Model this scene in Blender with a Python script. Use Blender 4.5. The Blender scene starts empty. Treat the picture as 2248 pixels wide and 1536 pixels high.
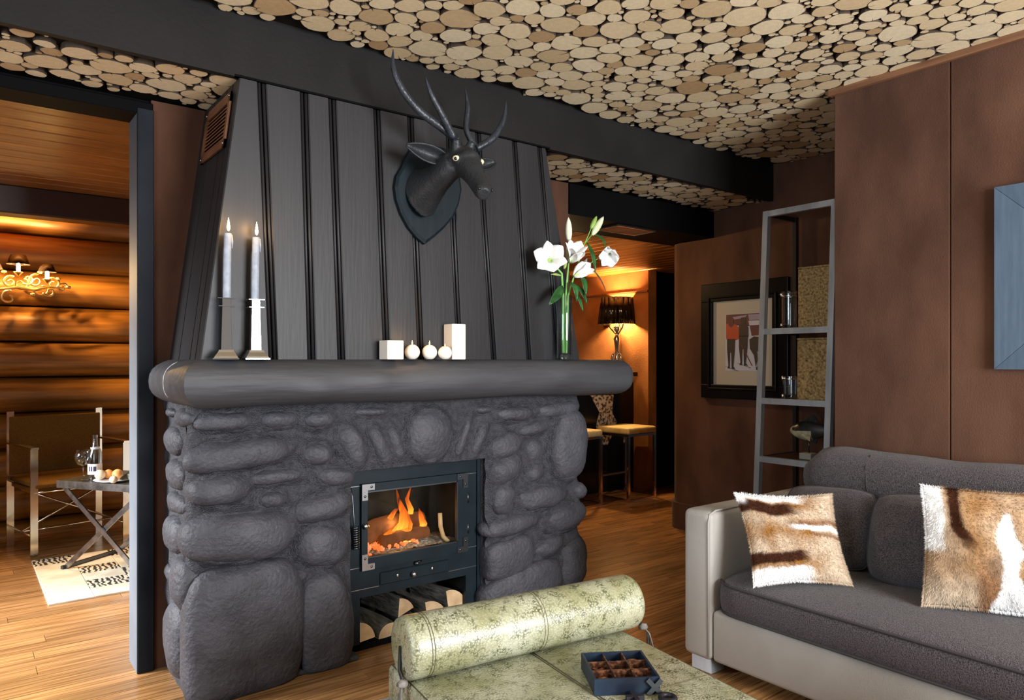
import bpy, bmesh, math, random
import numpy as np
from mathutils import Vector, Matrix, noise as mnoise
rnd = random.Random(7)
PI = math.pi
scene = bpy.context.scene
COL = scene.collection

# ------------------------------------------------------------------ camera
FPX, CXP, HYP, EYE = 1594.0, 1124.0, 790.0, 1.3
ANG = math.radians(52.5)
CA, SA = math.cos(ANG), math.sin(ANG)
cam = bpy.data.cameras.new('camera'); camo = bpy.data.objects.new('camera', cam); COL.objects.link(camo)
cam.sensor_width = 36; cam.lens = 36 * FPX / 2248
cam.shift_y = (HYP - 768) / 2248
cam.clip_start = 0.05
camo.location = (0, 0, EYE); camo.rotation_euler = (PI / 2, 0, ANG - PI / 2)
scene.camera = camo
cy = scene.cycles
cy.max_bounces = 7; cy.diffuse_bounces = 3; cy.glossy_bounces = 3; cy.transmission_bounces = 7; cy.transparent_max_bounces = 8; cy.caustics_reflective = False; cy.caustics_refractive = False

def P(x, y, X=None, Y=None, Z=None):
    """photo pixel -> world point on the plane X=, Y= or Z="""
    u = (x - CXP) / FPX
    r = Vector((CA + SA * u, SA - CA * u, (HYP - y) / FPX))
    if X is not None: t = X / r.x
    elif Y is not None: t = Y / r.y
    else: t = (Z - EYE) / r.z
    return Vector((t * r.x, t * r.y, EYE + t * r.z))
def proj(p):
    t = p[0] * CA + p[1] * SA
    return CXP + FPX * (p[0] * SA - p[1] * CA) / t, HYP - FPX * (p[2] - EYE) / t, t

# ------------------------------------------------------------------ light
w = bpy.data.worlds.new('world'); scene.world = w; w.use_nodes = True
w.node_tree.nodes['Background'].inputs[0].default_value = (0.6, 0.75, 1.0, 1)
w.node_tree.nodes['Background'].inputs[1].default_value = 0.02
scene.view_settings.view_transform = 'Standard'; scene.view_settings.look = 'None'
scene.view_settings.gamma = 1; scene.view_settings.use_curve_mapping = False
scene.view_settings.exposure = 0.28
def area(name, loc, rot, sx, sy, power, col, spread=180):
    l = bpy.data.lights.new(name, 'AREA'); l.shape = 'RECTANGLE'; l.size = sx; l.size_y = sy
    l.energy = power; l.color = col; l.spread = math.radians(spread)
    o = bpy.data.objects.new(name, l); COL.objects.link(o); o.location = loc; o.rotation_euler = rot
    return o
def point(name, loc, power, col, r=0.03):
    l = bpy.data.lights.new(name, 'POINT'); l.energy = power; l.color = col; l.shadow_soft_size = r
    o = bpy.data.objects.new(name, l); COL.objects.link(o); o.location = loc
    return o
# daylight at three assumed windows, all out of view
area('assumed_window_light_back', (2.0, -2.1, 1.55), (math.radians(102), 0, 0), 1.7, 1.5, 270, (0.95, 0.97, 1.0))
area('assumed_window_light_side', (-1.55, 0.9, 1.5), (math.radians(95), 0, math.radians(-90)), 1.5, 1.3, 55, (0.80, 0.90, 1.0))
area('assumed_window_light_room', (-1.75, 4.3, 1.45), (math.radians(62), 0, math.radians(-97)), 1.4, 1.4, 62, (0.97, 0.98, 1.0), 65)

# ------------------------------------------------------------------ materials
MATS = {}
def M(name, c1, c2=None, scale=6, rough=0.5, metal=0, bump=0, bscale=60, stretch=(1, 1, 1), spec=0.5, rnd_amt=0, detail=4,
      emit=None, estr=0, coat=0, bdist=0.01, ramp=(0.35, 0.65), sheen=0, bstretch=None):
    m = bpy.data.materials.new(name); m.use_nodes = True; nt = m.node_tree; N = nt.nodes; L = nt.links
    b = N['Principled BSDF']
    b.inputs['Roughness'].default_value = rough; b.inputs['Metallic'].default_value = metal
    b.inputs['Specular IOR Level'].default_value = spec; b.inputs['Coat Weight'].default_value = coat
    b.inputs['Sheen Weight'].default_value = sheen
    b.inputs['Base Color'].default_value = (*c1, 1)
    tc = N.new('ShaderNodeTexCoord'); col = None
    if c2 is not None:
        mp = N.new('ShaderNodeMapping'); mp.inputs['Scale'].default_value = stretch; L.new(tc.outputs['Object'], mp.inputs[0])
        if rnd_amt:
            oi = N.new('ShaderNodeObjectInfo'); mu = N.new('ShaderNodeMath'); mu.operation = 'MULTIPLY'; mu.inputs[1].default_value = 30
            L.new(oi.outputs['Random'], mu.inputs[0]); L.new(mu.outputs[0], mp.inputs['Location'])
        nz = N.new('ShaderNodeTexNoise'); nz.inputs['Scale'].default_value = scale; nz.inputs['Detail'].default_value = detail
        L.new(mp.outputs[0], nz.inputs['Vector'])
        rp = N.new('ShaderNodeValToRGB'); rp.color_ramp.elements[0].position = ramp[0]; rp.color_ramp.elements[1].position = ramp[1]
        rp.color_ramp.elements[0].color = (*c1, 1); rp.color_ramp.elements[1].color = (*c2, 1)
        L.new(nz.outputs['Fac'], rp.inputs[0]); col = rp.outputs[0]
        L.new(col, b.inputs['Base Color'])
    if rnd_amt:
        oi = N.new('ShaderNodeObjectInfo'); mr = N.new('ShaderNodeMapRange')
        mr.inputs['To Min'].default_value = 1 - rnd_amt; mr.inputs['To Max'].default_value = 1 + rnd_amt
        L.new(oi.outputs['Random'], mr.inputs['Value'])
        hs = N.new('ShaderNodeHueSaturation'); L.new(mr.outputs[0], hs.inputs['Value'])
        if col is not None: L.new(col, hs.inputs['Color'])
        else: hs.inputs['Color'].default_value = (*c1, 1)
        L.new(hs.outputs[0], b.inputs['Base Color'])
    if bump:
        nb = N.new('ShaderNodeTexNoise'); nb.inputs['Scale'].default_value = bscale; nb.inputs['Detail'].default_value = 2.5
        mp2 = N.new('ShaderNodeMapping'); mp2.inputs['Scale'].default_value = bstretch or stretch
        L.new(tc.outputs['Object'], mp2.inputs[0]); L.new(mp2.outputs[0], nb.inputs['Vector'])
        bp = N.new('ShaderNodeBump'); bp.inputs['Strength'].default_value = bump; bp.inputs['Distance'].default_value = bdist
        L.new(nb.outputs['Fac'], bp.inputs['Height']); L.new(bp.outputs[0], b.inputs['Normal'])
    if emit:
        b.inputs['Emission Color'].default_value = (*emit, 1); b.inputs['Emission Strength'].default_value = estr
    MATS[name] = m
    return m
def glass(name, col=(1, 1, 1), rough=0.0, ior=1.45):
    m = bpy.data.materials.new(name); m.use_nodes = True; b = m.node_tree.nodes['Principled BSDF']
    b.inputs['Base Color'].default_value = (*col, 1); b.inputs['Transmission Weight'].default_value = 1
    b.inputs['Roughness'].default_value = rough; b.inputs['IOR'].default_value = ior
    MATS[name] = m; return m
def thin_glass(name, tint=(1, 1, 1), refl=0.08, edge=0.35):
    m = bpy.data.materials.new(name); m.use_nodes = True; nt = m.node_tree; nt.nodes.clear()
    o = nt.nodes.new('ShaderNodeOutputMaterial'); mx = nt.nodes.new('ShaderNodeMixShader')
    t = nt.nodes.new('ShaderNodeBsdfTransparent'); g = nt.nodes.new('ShaderNodeBsdfGlossy')
    t.inputs[0].default_value = (*tint, 1); g.inputs['Roughness'].default_value = 0.02
    lw = nt.nodes.new('ShaderNodeLayerWeight'); lw.inputs[0].default_value = 0.5; pw = nt.nodes.new('ShaderNodeMath'); pw.operation = 'POWER'; pw.inputs[1].default_value = 2.2
    nt.links.new(lw.outputs['Facing'], pw.inputs[0]); mr = nt.nodes.new('ShaderNodeMapRange'); mr.inputs['To Min'].default_value = refl; mr.inputs['To Max'].default_value = edge
    nt.links.new(pw.outputs[0], mr.inputs['Value']); nt.links.new(mr.outputs[0], mx.inputs[0])
    nt.links.new(t.outputs[0], mx.inputs[1]); nt.links.new(g.outputs[0], mx.inputs[2]); nt.links.new(mx.outputs[0], o.inputs[0])
    MATS[name] = m; return m
def attr_mat(name, attr='col', rough=0.6, bump=0, bscale=100, sheen=0, bstretch=(1, 1, 1), noise_amt=0.0):
    m = bpy.data.materials.new(name); m.use_nodes = True; nt = m.node_tree; N = nt.nodes; L = nt.links
    b = N['Principled BSDF']; b.inputs['Roughness'].default_value = rough; b.inputs['Sheen Weight'].default_value = sheen; b.inputs['Specular IOR Level'].default_value = 0.08
    a = N.new('ShaderNodeAttribute'); a.attribute_name = attr
    L.new(a.outputs['Color'], b.inputs['Base Color'])
    tc = N.new('ShaderNodeTexCoord'); mp = N.new('ShaderNodeMapping'); mp.inputs['Scale'].default_value = bstretch
    L.new(tc.outputs['Object'], mp.inputs[0])
    if noise_amt:
        nz = N.new('ShaderNodeTexNoise'); nz.inputs['Scale'].default_value = bscale * 0.6; L.new(mp.outputs[0], nz.inputs['Vector'])
        mr = N.new('ShaderNodeMapRange'); mr.inputs['To Min'].default_value = 1 - noise_amt; mr.inputs['To Max'].default_value = 1 + noise_amt
        L.new(nz.outputs['Fac'], mr.inputs['Value'])
        hs = N.new('ShaderNodeHueSaturation'); L.new(a.outputs['Color'], hs.inputs['Color']); L.new(mr.outputs[0], hs.inputs['Value'])
        L.new(hs.outputs[0], b.inputs['Base Color'])
    if bump:
        nb = N.new('ShaderNodeTexNoise'); nb.inputs['Scale'].default_value = bscale; L.new(mp.outputs[0], nb.inputs['Vector'])
        bp = N.new('ShaderNodeBump'); bp.inputs['Strength'].default_value = bump; bp.inputs['Distance'].default_value = 0.006
        L.new(nb.outputs['Fac'], bp.inputs['Height']); L.new(bp.outputs[0], b.inputs['Normal'])
    MATS[name] = m; return m

M('stone', (0.038, 0.038, 0.046), (0.060, 0.060, 0.072), 9, rough=0.62, bump=0.8, bscale=58, bdist=0.008, spec=0.42)
M('mortar', (0.030, 0.030, 0.037), (0.054, 0.054, 0.064), 40, rough=0.7, bump=1.0, bscale=150, bdist=0.010, spec=0.4)
M('log_paint', (0.036, 0.036, 0.040), (0.058, 0.058, 0.063), 3, rough=0.58, bump=0.3, bscale=9, bdist=0.012, stretch=(0.5, 4, 4), spec=0.45)
M('board_paint', (0.0135, 0.013, 0.0145), (0.020, 0.0195, 0.0215), 2, rough=0.46, bump=0.06, bscale=20, stretch=(4, 4, 0.3), spec=0.35)
M('fascia_paint', (0.008, 0.0072, 0.007), (0.012, 0.011, 0.0105), 3, rough=0.65, bump=0.1, bscale=60, spec=0.2)
M('black_paint', (0.003, 0.003, 0.0035), rough=0.75, spec=0.06)
M('joint_black', (0.010, 0.008, 0.007), rough=0.9, spec=0.1)
M('jamb_lit_paint', (0.10, 0.12, 0.145), (0.12, 0.14, 0.165), 5, rough=0.6)  # door reveal toned paler than the trim, window light painted in
M('navy_paint', (0.008, 0.0105, 0.015), (0.012, 0.015, 0.020), 5, rough=0.6, spec=0.12)
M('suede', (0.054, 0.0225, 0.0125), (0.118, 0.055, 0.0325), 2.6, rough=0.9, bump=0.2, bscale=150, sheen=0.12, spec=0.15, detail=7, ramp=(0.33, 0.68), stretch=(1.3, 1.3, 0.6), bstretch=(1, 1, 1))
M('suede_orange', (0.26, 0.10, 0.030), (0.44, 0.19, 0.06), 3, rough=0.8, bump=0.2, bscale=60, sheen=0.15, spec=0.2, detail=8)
M('trim_wood', (0.13, 0.055, 0.025), (0.20, 0.09, 0.04), 6, rough=0.55, stretch=(8, 0.6, 8))
M('floor_plank', (0.175, 0.082, 0.027), (0.38, 0.20, 0.080), 9, rough=0.24, stretch=(0.35, 9, 1), bump=0.05, bscale=20, rnd_amt=0.22, spec=0.5)
M('amber_plank', (0.16, 0.058, 0.012), (0.30, 0.12, 0.028), 8, rough=0.4, stretch=(0.4, 9, 1), rnd_amt=0.15)
M('amber_plank_y', (0.20, 0.08, 0.02), (0.36, 0.15, 0.04), 8, rough=0.35, stretch=(9, 0.4, 1), rnd_amt=0.15)
M('amber_log', (0.16, 0.062, 0.011), (0.32, 0.135, 0.026), 6, rough=0.36, stretch=(0.3, 4, 4), bump=0.15, bscale=8, rnd_amt=0.15)
M('deer_black', (0.013, 0.0155, 0.0185), (0.019, 0.022, 0.026), 15, rough=0.5, bump=0.25, bscale=90, spec=0.45)
M('antler_black', (0.010, 0.014, 0.020), (0.022, 0.028, 0.038), 30, rough=0.42, bump=0.5, bscale=70, stretch=(1, 1, 0.3))
M('plaque_paint', (0.004, 0.009, 0.013), (0.007, 0.014, 0.019), 10, rough=0.5, stretch=(6, 6, 0.5), spec=0.2)
M('eye_white', (0.75, 0.68, 0.45), rough=0.15)
M('eye_black', (0.01, 0.01, 0.01), rough=0.1)
M('stove_iron', (0.005, 0.0105, 0.015), (0.008, 0.0155, 0.021), 12, rough=0.45, spec=0.22)
M('stove_inside', (0.008, 0.007, 0.005), (0.022, 0.018, 0.010), 14, rough=0.9)
M('steel', (0.55, 0.56, 0.58), rough=0.28, metal=1)
M('brushed_steel', (0.40, 0.45, 0.50), (0.60, 0.66, 0.72), 12, rough=0.42, metal=0.55, stretch=(1, 1, 0.2))
M('chrome', (0.66, 0.69, 0.74), rough=0.18, metal=1)
M('dark_steel', (0.10, 0.11, 0.12), rough=0.35, metal=1)
M('tray_steel', (0.20, 0.21, 0.23), (0.42, 0.44, 0.47), 20, rough=0.25, metal=1)
M('brass', (0.75, 0.50, 0.18), rough=0.22, metal=1)
M('gold', (0.85, 0.58, 0.24), rough=0.25, metal=1)
M('wax_grey', (0.25, 0.29, 0.35), (0.35, 0.39, 0.46), 40, rough=0.55)
M('wax_white', (0.85, 0.80, 0.72), rough=0.5)
M('flame', (0, 0, 0), emit=(1.0, 0.52, 0.16), estr=26)
M('wick', (0.01, 0.01, 0.01))
M('bark', (0.030, 0.028, 0.024), (0.115, 0.105, 0.085), 24, rough=0.9, bump=0.8, bscale=40, stretch=(2, 0.4, 2))
M('split_wood', (0.42, 0.27, 0.14), (0.60, 0.43, 0.25), 14, rough=0.8, rnd_amt=0.15)
M('ember', (0.12, 0.08, 0.06), (0.35, 0.3, 0.26), 60, rough=0.9, emit=(1.0, 0.2, 0.03), estr=0.9)
M('ash', (0.16, 0.14, 0.12), (0.5, 0.46, 0.42), 90, rough=0.95)
M('char', (0.02, 0.012, 0.008), (0.12, 0.05, 0.02), 20, rough=0.9, emit=(1.0, 0.22, 0.03), estr=0.12)
M('leather', (0.30, 0.285, 0.26), (0.34, 0.325, 0.30), 4, rough=0.48, bump=0.12, bscale=250, spec=0.4)
M('fabric', (0.018, 0.015, 0.017), (0.115, 0.100, 0.106), 260, rough=0.95, bump=0.8, bscale=260, spec=0.12, sheen=0.12, detail=3, bdist=0.005, ramp=(0.3, 0.7))
M('piping', (0.045, 0.04, 0.042), rough=0.9, spec=0.15)
def snake_mat():
    m = bpy.data.materials.new('snake'); m.use_nodes = True; nt = m.node_tree; N = nt.nodes; L = nt.links; b = N['Principled BSDF']
    b.inputs['Roughness'].default_value = 0.32; b.inputs['Coat Weight'].default_value = 0.35; b.inputs['Coat Roughness'].default_value = 0.28
    tc = N.new('ShaderNodeTexCoord')
    n1 = N.new('ShaderNodeTexNoise'); n1.inputs['Scale'].default_value = 7; n1.inputs['Detail'].default_value = 8; L.new(tc.outputs['Object'], n1.inputs['Vector'])
    r1 = N.new('ShaderNodeValToRGB'); r1.color_ramp.elements[0].position = .35; r1.color_ramp.elements[0].color = (.30, .295, .165, 1); r1.color_ramp.elements[1].position = .68; r1.color_ramp.elements[1].color = (.50, .50, .375, 1); L.new(n1.outputs['Fac'], r1.inputs[0])
    vo = N.new('ShaderNodeTexVoronoi'); vo.inputs['Scale'].default_value = 170; L.new(tc.outputs['Object'], vo.inputs['Vector'])
    n2 = N.new('ShaderNodeTexNoise'); n2.inputs['Scale'].default_value = 34; n2.inputs['Detail'].default_value = 6; L.new(tc.outputs['Object'], n2.inputs['Vector'])
    r2 = N.new('ShaderNodeValToRGB'); r2.color_ramp.elements[0].position = .44; r2.color_ramp.elements[0].color = (0, 0, 0, 1); r2.color_ramp.elements[1].position = .72; r2.color_ramp.elements[1].color = (1, 1, 1, 1); L.new(n2.outputs['Fac'], r2.inputs[0])
    r3 = N.new('ShaderNodeValToRGB'); r3.color_ramp.elements[0].position = .35; r3.color_ramp.elements[0].color = (0, 0, 0, 1); r3.color_ramp.elements[1].position = .6; r3.color_ramp.elements[1].color = (1, 1, 1, 1); L.new(vo.outputs['Distance'], r3.inputs[0])
    mu = N.new('ShaderNodeMath'); mu.operation = 'MULTIPLY_ADD'; L.new(r2.outputs[0], mu.inputs[0]); L.new(r3.outputs[0], mu.inputs[1])
    m3 = N.new('ShaderNodeMath'); m3.operation = 'MULTIPLY'; m3.inputs[1].default_value = .22; L.new(r3.outputs[0], m3.inputs[0]); L.new(m3.outputs[0], mu.inputs[2])
    mx = N.new('ShaderNodeMix'); mx.data_type = 'RGBA'; mx.inputs['B'].default_value = (.075, .085, .035, 1); L.new(mu.outputs[0], mx.inputs['Factor']); L.new(r1.outputs[0], mx.inputs['A']); L.new(mx.outputs['Result'], b.inputs['Base Color'])
    bp = N.new('ShaderNodeBump'); bp.inputs['Strength'].default_value = .35; bp.inputs['Distance'].default_value = .003; bp.invert = True; L.new(vo.outputs['Distance'], bp.inputs['Height']); L.new(bp.outputs[0], b.inputs['Normal'])
    MATS['snake'] = m
snake_mat()
M('stitch', (0.10, 0.09, 0.05), rough=0.7)
M('cord', (0.22, 0.20, 0.18), (0.08, 0.07, 0.06), 60, rough=0.8)
M('box_blue', (0.004, 0.007, 0.015), (0.014, 0.026, 0.048), 14, rough=0.4, spec=0.3)
M('box_copper', (0.05, 0.018, 0.010), (0.30, 0.12, 0.05), 90, rough=0.4, metal=0.5, ramp=(.45, .7))
M('piece_copper', (0.42, 0.20, 0.09), (0.16, 0.06, 0.03), 60, rough=0.35, metal=0.7)
M('box_inside', (0.014, 0.012, 0.016), rough=0.5, spec=0.3)
M('shelf_wood', (0.035, 0.015, 0.010), rough=0.35)
M('speckle', (0.10, 0.045, 0.010), (0.55, 0.38, 0.16), 75, rough=0.5, detail=6, ramp=(0.3, 0.7))
M('frame_black', (0.004, 0.004, 0.005), rough=0.35, spec=0.15)
M('mat_board', (0.62, 0.57, 0.46), rough=0.8)
M('blue_frame', (0.060, 0.090, 0.130), (0.075, 0.110, 0.155), 60, rough=0.6, stretch=(1, 1, 0.1), spec=0.2)
M('blue_canvas', (0.08, 0.11, 0.155), rough=0.4)
M('petal', (0.86, 0.86, 0.84), rough=0.5)
M('petal_green', (0.42, 0.62, 0.14), rough=0.5)
M('bud', (0.62, 0.70, 0.42), (0.82, 0.84, 0.68), 8, rough=0.5)
M('green_bud', (0.20, 0.36, 0.05), (0.38, 0.52, 0.14), 20, rough=0.5)
M('stem', (0.16, 0.42, 0.08), (0.24, 0.55, 0.14), 20, rough=0.45)
M('leaf', (0.012, 0.06, 0.012), (0.03, 0.12, 0.025), 20, rough=0.4)
M('anther', (0.45, 0.30, 0.02), rough=0.8)
M('lampshade', (0.010, 0.007, 0.007), rough=0.12, spec=0.6)
M('bar_black', (0.006, 0.006, 0.006), rough=0.2)
M('seat_hide', (0.55, 0.42, 0.17), (0.70, 0.56, 0.28), 12, rough=0.6)
M('copper_frame', (0.78, 0.60, 0.48), rough=0.12, metal=1)
M('chair_fabric', (0.095, 0.046, 0.010), (0.15, 0.078, 0.018), 200, rough=0.95, spec=0.1)
M('chair_metal', (0.72, 0.66, 0.55), rough=0.16, metal=1)
M('vent_brown', (0.12, 0.045, 0.02), (0.20, 0.08, 0.035), 10, rough=0.5)
M('label_white', (0.75, 0.75, 0.75), rough=0.6)
M('ink', (0.03, 0.03, 0.08), rough=0.6)
M('plate', (0.75, 0.76, 0.80), rough=0.2)
M('roll_orange', (0.75, 0.30, 0.08), (0.85, 0.45, 0.16), 12, rough=0.5)
M('roll_cream', (0.80, 0.68, 0.50), rough=0.5)
M('leaf_dark', (0.03, 0.03, 0.012), (0.10, 0.08, 0.04), 20, rough=0.5)
M('print_snow', (0.72, 0.74, 0.84), rough=0.5)
M('print_dark', (0.012, 0.010, 0.02), rough=0.5)
M('print_red', (0.62, 0.07, 0.02), rough=0.5)
M('print_maroon', (0.14, 0.02, 0.03), rough=0.5)
M('print_mauve', (0.42, 0.36, 0.50), rough=0.5)
M('fish_dark', (0.012, 0.014, 0.012), (0.03, 0.03, 0.025), 30, rough=0.35)
M('fish_pale', (0.30, 0.28, 0.17), (0.50, 0.47, 0.33), 30, rough=0.35)
M('stone_base', (0.30, 0.30, 0.26), rough=0.7)
M('bulb', (1, 1, 1), emit=(1.0, 0.72, 0.36), estr=30)
M('mauve_wall', (0.075, 0.05, 0.055), rough=0.9)
M('plain_wall', (0.42, 0.42, 0.43), rough=0.9)
thin_glass('clear_glass', (0.88, 0.92, 0.94), 0.06, 0.95)
thin_glass('water', (0.95, 0.98, 0.96), 0.02, 0.25)
thin_glass('pane', (0.92, 0.92, 0.88), 0.018, 0.15)
thin_glass('picture_glass', (1, 1, 1), 0.07)

# wood slices: pale end grain, dark bark at the rim
def slice_mat():
    m = bpy.data.materials.new('wood_slice'); m.use_nodes = True; nt = m.node_tree; N = nt.nodes; L = nt.links
    b = N['Principled BSDF']; b.inputs['Roughness'].default_value = 0.75; b.inputs['Specular IOR Level'].default_value = 0.2
    a = N.new('ShaderNodeAttribute'); a.attribute_name = 'rad'
    tint = N.new('ShaderNodeAttribute'); tint.attribute_name = 'tint'
    oi = N.new('ShaderNodeObjectInfo')
    ad = N.new('ShaderNodeMath'); ad.operation = 'ADD'; L.new(oi.outputs['Random'], ad.inputs[0]); L.new(tint.outputs['Fac'], ad.inputs[1])
    fr = N.new('ShaderNodeMath'); fr.operation = 'FRACT'; L.new(ad.outputs[0], fr.inputs[0])
    r1 = N.new('ShaderNodeValToRGB'); e = r1.color_ramp.elements
    e[0].position = 0; e[0].color = (0.42, 0.27, 0.13, 1); e[1].position = 1; e[1].color = (0.76, 0.65, 0.45, 1)
    for ps, c in ((0.1, (0.50, 0.35, 0.19)), (0.22, (0.64, 0.50, 0.30)), (0.6, (0.72, 0.59, 0.38))):
        x = e.new(ps); x.color = (*c, 1)
    L.new(fr.outputs[0], r1.inputs[0])
    tc = N.new('ShaderNodeTexCoord'); nz = N.new('ShaderNodeTexNoise'); nz.inputs['Scale'].default_value = 3.0; nz.inputs['Detail'].default_value = 6
    L.new(tc.outputs['Object'], nz.inputs['Vector'])
    mr = N.new('ShaderNodeMapRange'); mr.inputs['To Min'].default_value = 0.78; mr.inputs['To Max'].default_value = 1.18; L.new(nz.outputs['Fac'], mr.inputs['Value'])
    hs = N.new('ShaderNodeHueSaturation'); L.new(r1.outputs[0], hs.inputs['Color']); L.new(mr.outputs[0], hs.inputs['Value'])
    # growth rings
    mu = N.new('ShaderNodeMath'); mu.operation = 'MULTIPLY'; mu.inputs[1].default_value = 48; L.new(a.outputs['Fac'], mu.inputs[0])
    sn = N.new('ShaderNodeMath'); sn.operation = 'SINE'; L.new(mu.outputs[0], sn.inputs[0])
    mr2 = N.new('ShaderNodeMapRange'); mr2.inputs['From Min'].default_value = -1; mr2.inputs['To Min'].default_value = 0.95; mr2.inputs['To Max'].default_value = 1.03
    L.new(sn.outputs[0], mr2.inputs['Value'])
    hs2 = N.new('ShaderNodeHueSaturation'); L.new(hs.outputs[0], hs2.inputs['Color']); L.new(mr2.outputs[0], hs2.inputs['Value'])
    r2 = N.new('ShaderNodeValToRGB'); r2.color_ramp.elements[0].position = 0.91; r2.color_ramp.elements[0].color = (0, 0, 0, 1)
    r2.color_ramp.elements[1].position = 0.97; r2.color_ramp.elements[1].color = (1, 1, 1, 1); L.new(a.outputs['Fac'], r2.inputs[0])
    mx = N.new('ShaderNodeMix'); mx.data_type = 'RGBA'; mx.inputs['B'].default_value = (0.10, 0.05, 0.022, 1)
    L.new(r2.outputs[0], mx.inputs['Factor']); L.new(hs2.outputs[0], mx.inputs['A']); L.new(mx.outputs['Result'], b.inputs['Base Color'])
    MATS['wood_slice'] = m
slice_mat()
M('slice_bark', (0.03, 0.02, 0.013), (0.07, 0.045, 0.028), 20, rough=0.9)
attr_mat('hide', rough=0.85, bump=0.12, bscale=130, sheen=0.0, noise_amt=0.3)
attr_mat('hide_fur', rough=0.9)
attr_mat('rug_patch', rough=0.85, bump=0.3, bscale=200)
# fire: hot yellow at the foot, orange at the tips
def fire_mat():
    m = bpy.data.materials.new('fire'); m.use_nodes = True; nt = m.node_tree; N = nt.nodes; L = nt.links; N.clear()
    o = N.new('ShaderNodeOutputMaterial'); e = N.new('ShaderNodeEmission'); t = N.new('ShaderNodeBsdfTransparent'); mx = N.new('ShaderNodeMixShader')
    a = N.new('ShaderNodeAttribute'); a.attribute_name = 'rad'
    rp = N.new('ShaderNodeValToRGB'); el = rp.color_ramp.elements
    el[0].position = 0; el[0].color = (1.0, 0.50, 0.07, 1); el[1].position = 1; el[1].color = (0.75, 0.07, 0.005, 1)
    x = el.new(0.45); x.color = (1.0, 0.20, 0.015, 1)
    L.new(a.outputs['Fac'], rp.inputs[0]); L.new(rp.outputs[0], e.inputs[0])
    sr = N.new('ShaderNodeMapRange'); sr.inputs['To Min'].default_value = 3.2; sr.inputs['To Max'].default_value = 0.9
    L.new(a.outputs['Fac'], sr.inputs['Value']); L.new(sr.outputs[0], e.inputs[1])
    tc = N.new('ShaderNodeTexCoord'); mp = N.new('ShaderNodeMapping'); mp.inputs['Scale'].default_value = (40, 40, 9)
    nz = N.new('ShaderNodeTexNoise'); nz.inputs['Scale'].default_value = 1; L.new(tc.outputs['Object'], mp.inputs[0]); L.new(mp.outputs[0], nz.inputs['Vector'])
    ad = N.new('ShaderNodeMath'); ad.operation = 'MULTIPLY_ADD'; L.new(a.outputs['Fac'], ad.inputs[0]); ad.inputs[1].default_value = 0.45; L.new(nz.outputs['Fac'], ad.inputs[2])
    r3 = N.new('ShaderNodeMapRange'); r3.inputs['From Min'].default_value = 0.35; r3.inputs['From Max'].default_value = 1.0; L.new(ad.outputs[0], r3.inputs['Value'])
    L.new(r3.outputs[0], mx.inputs[0]); L.new(e.outputs[0], mx.inputs[1]); L.new(t.outputs[0], mx.inputs[2]); L.new(mx.outputs[0], o.inputs[0])
    MATS['fire'] = m
fire_mat()

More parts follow.
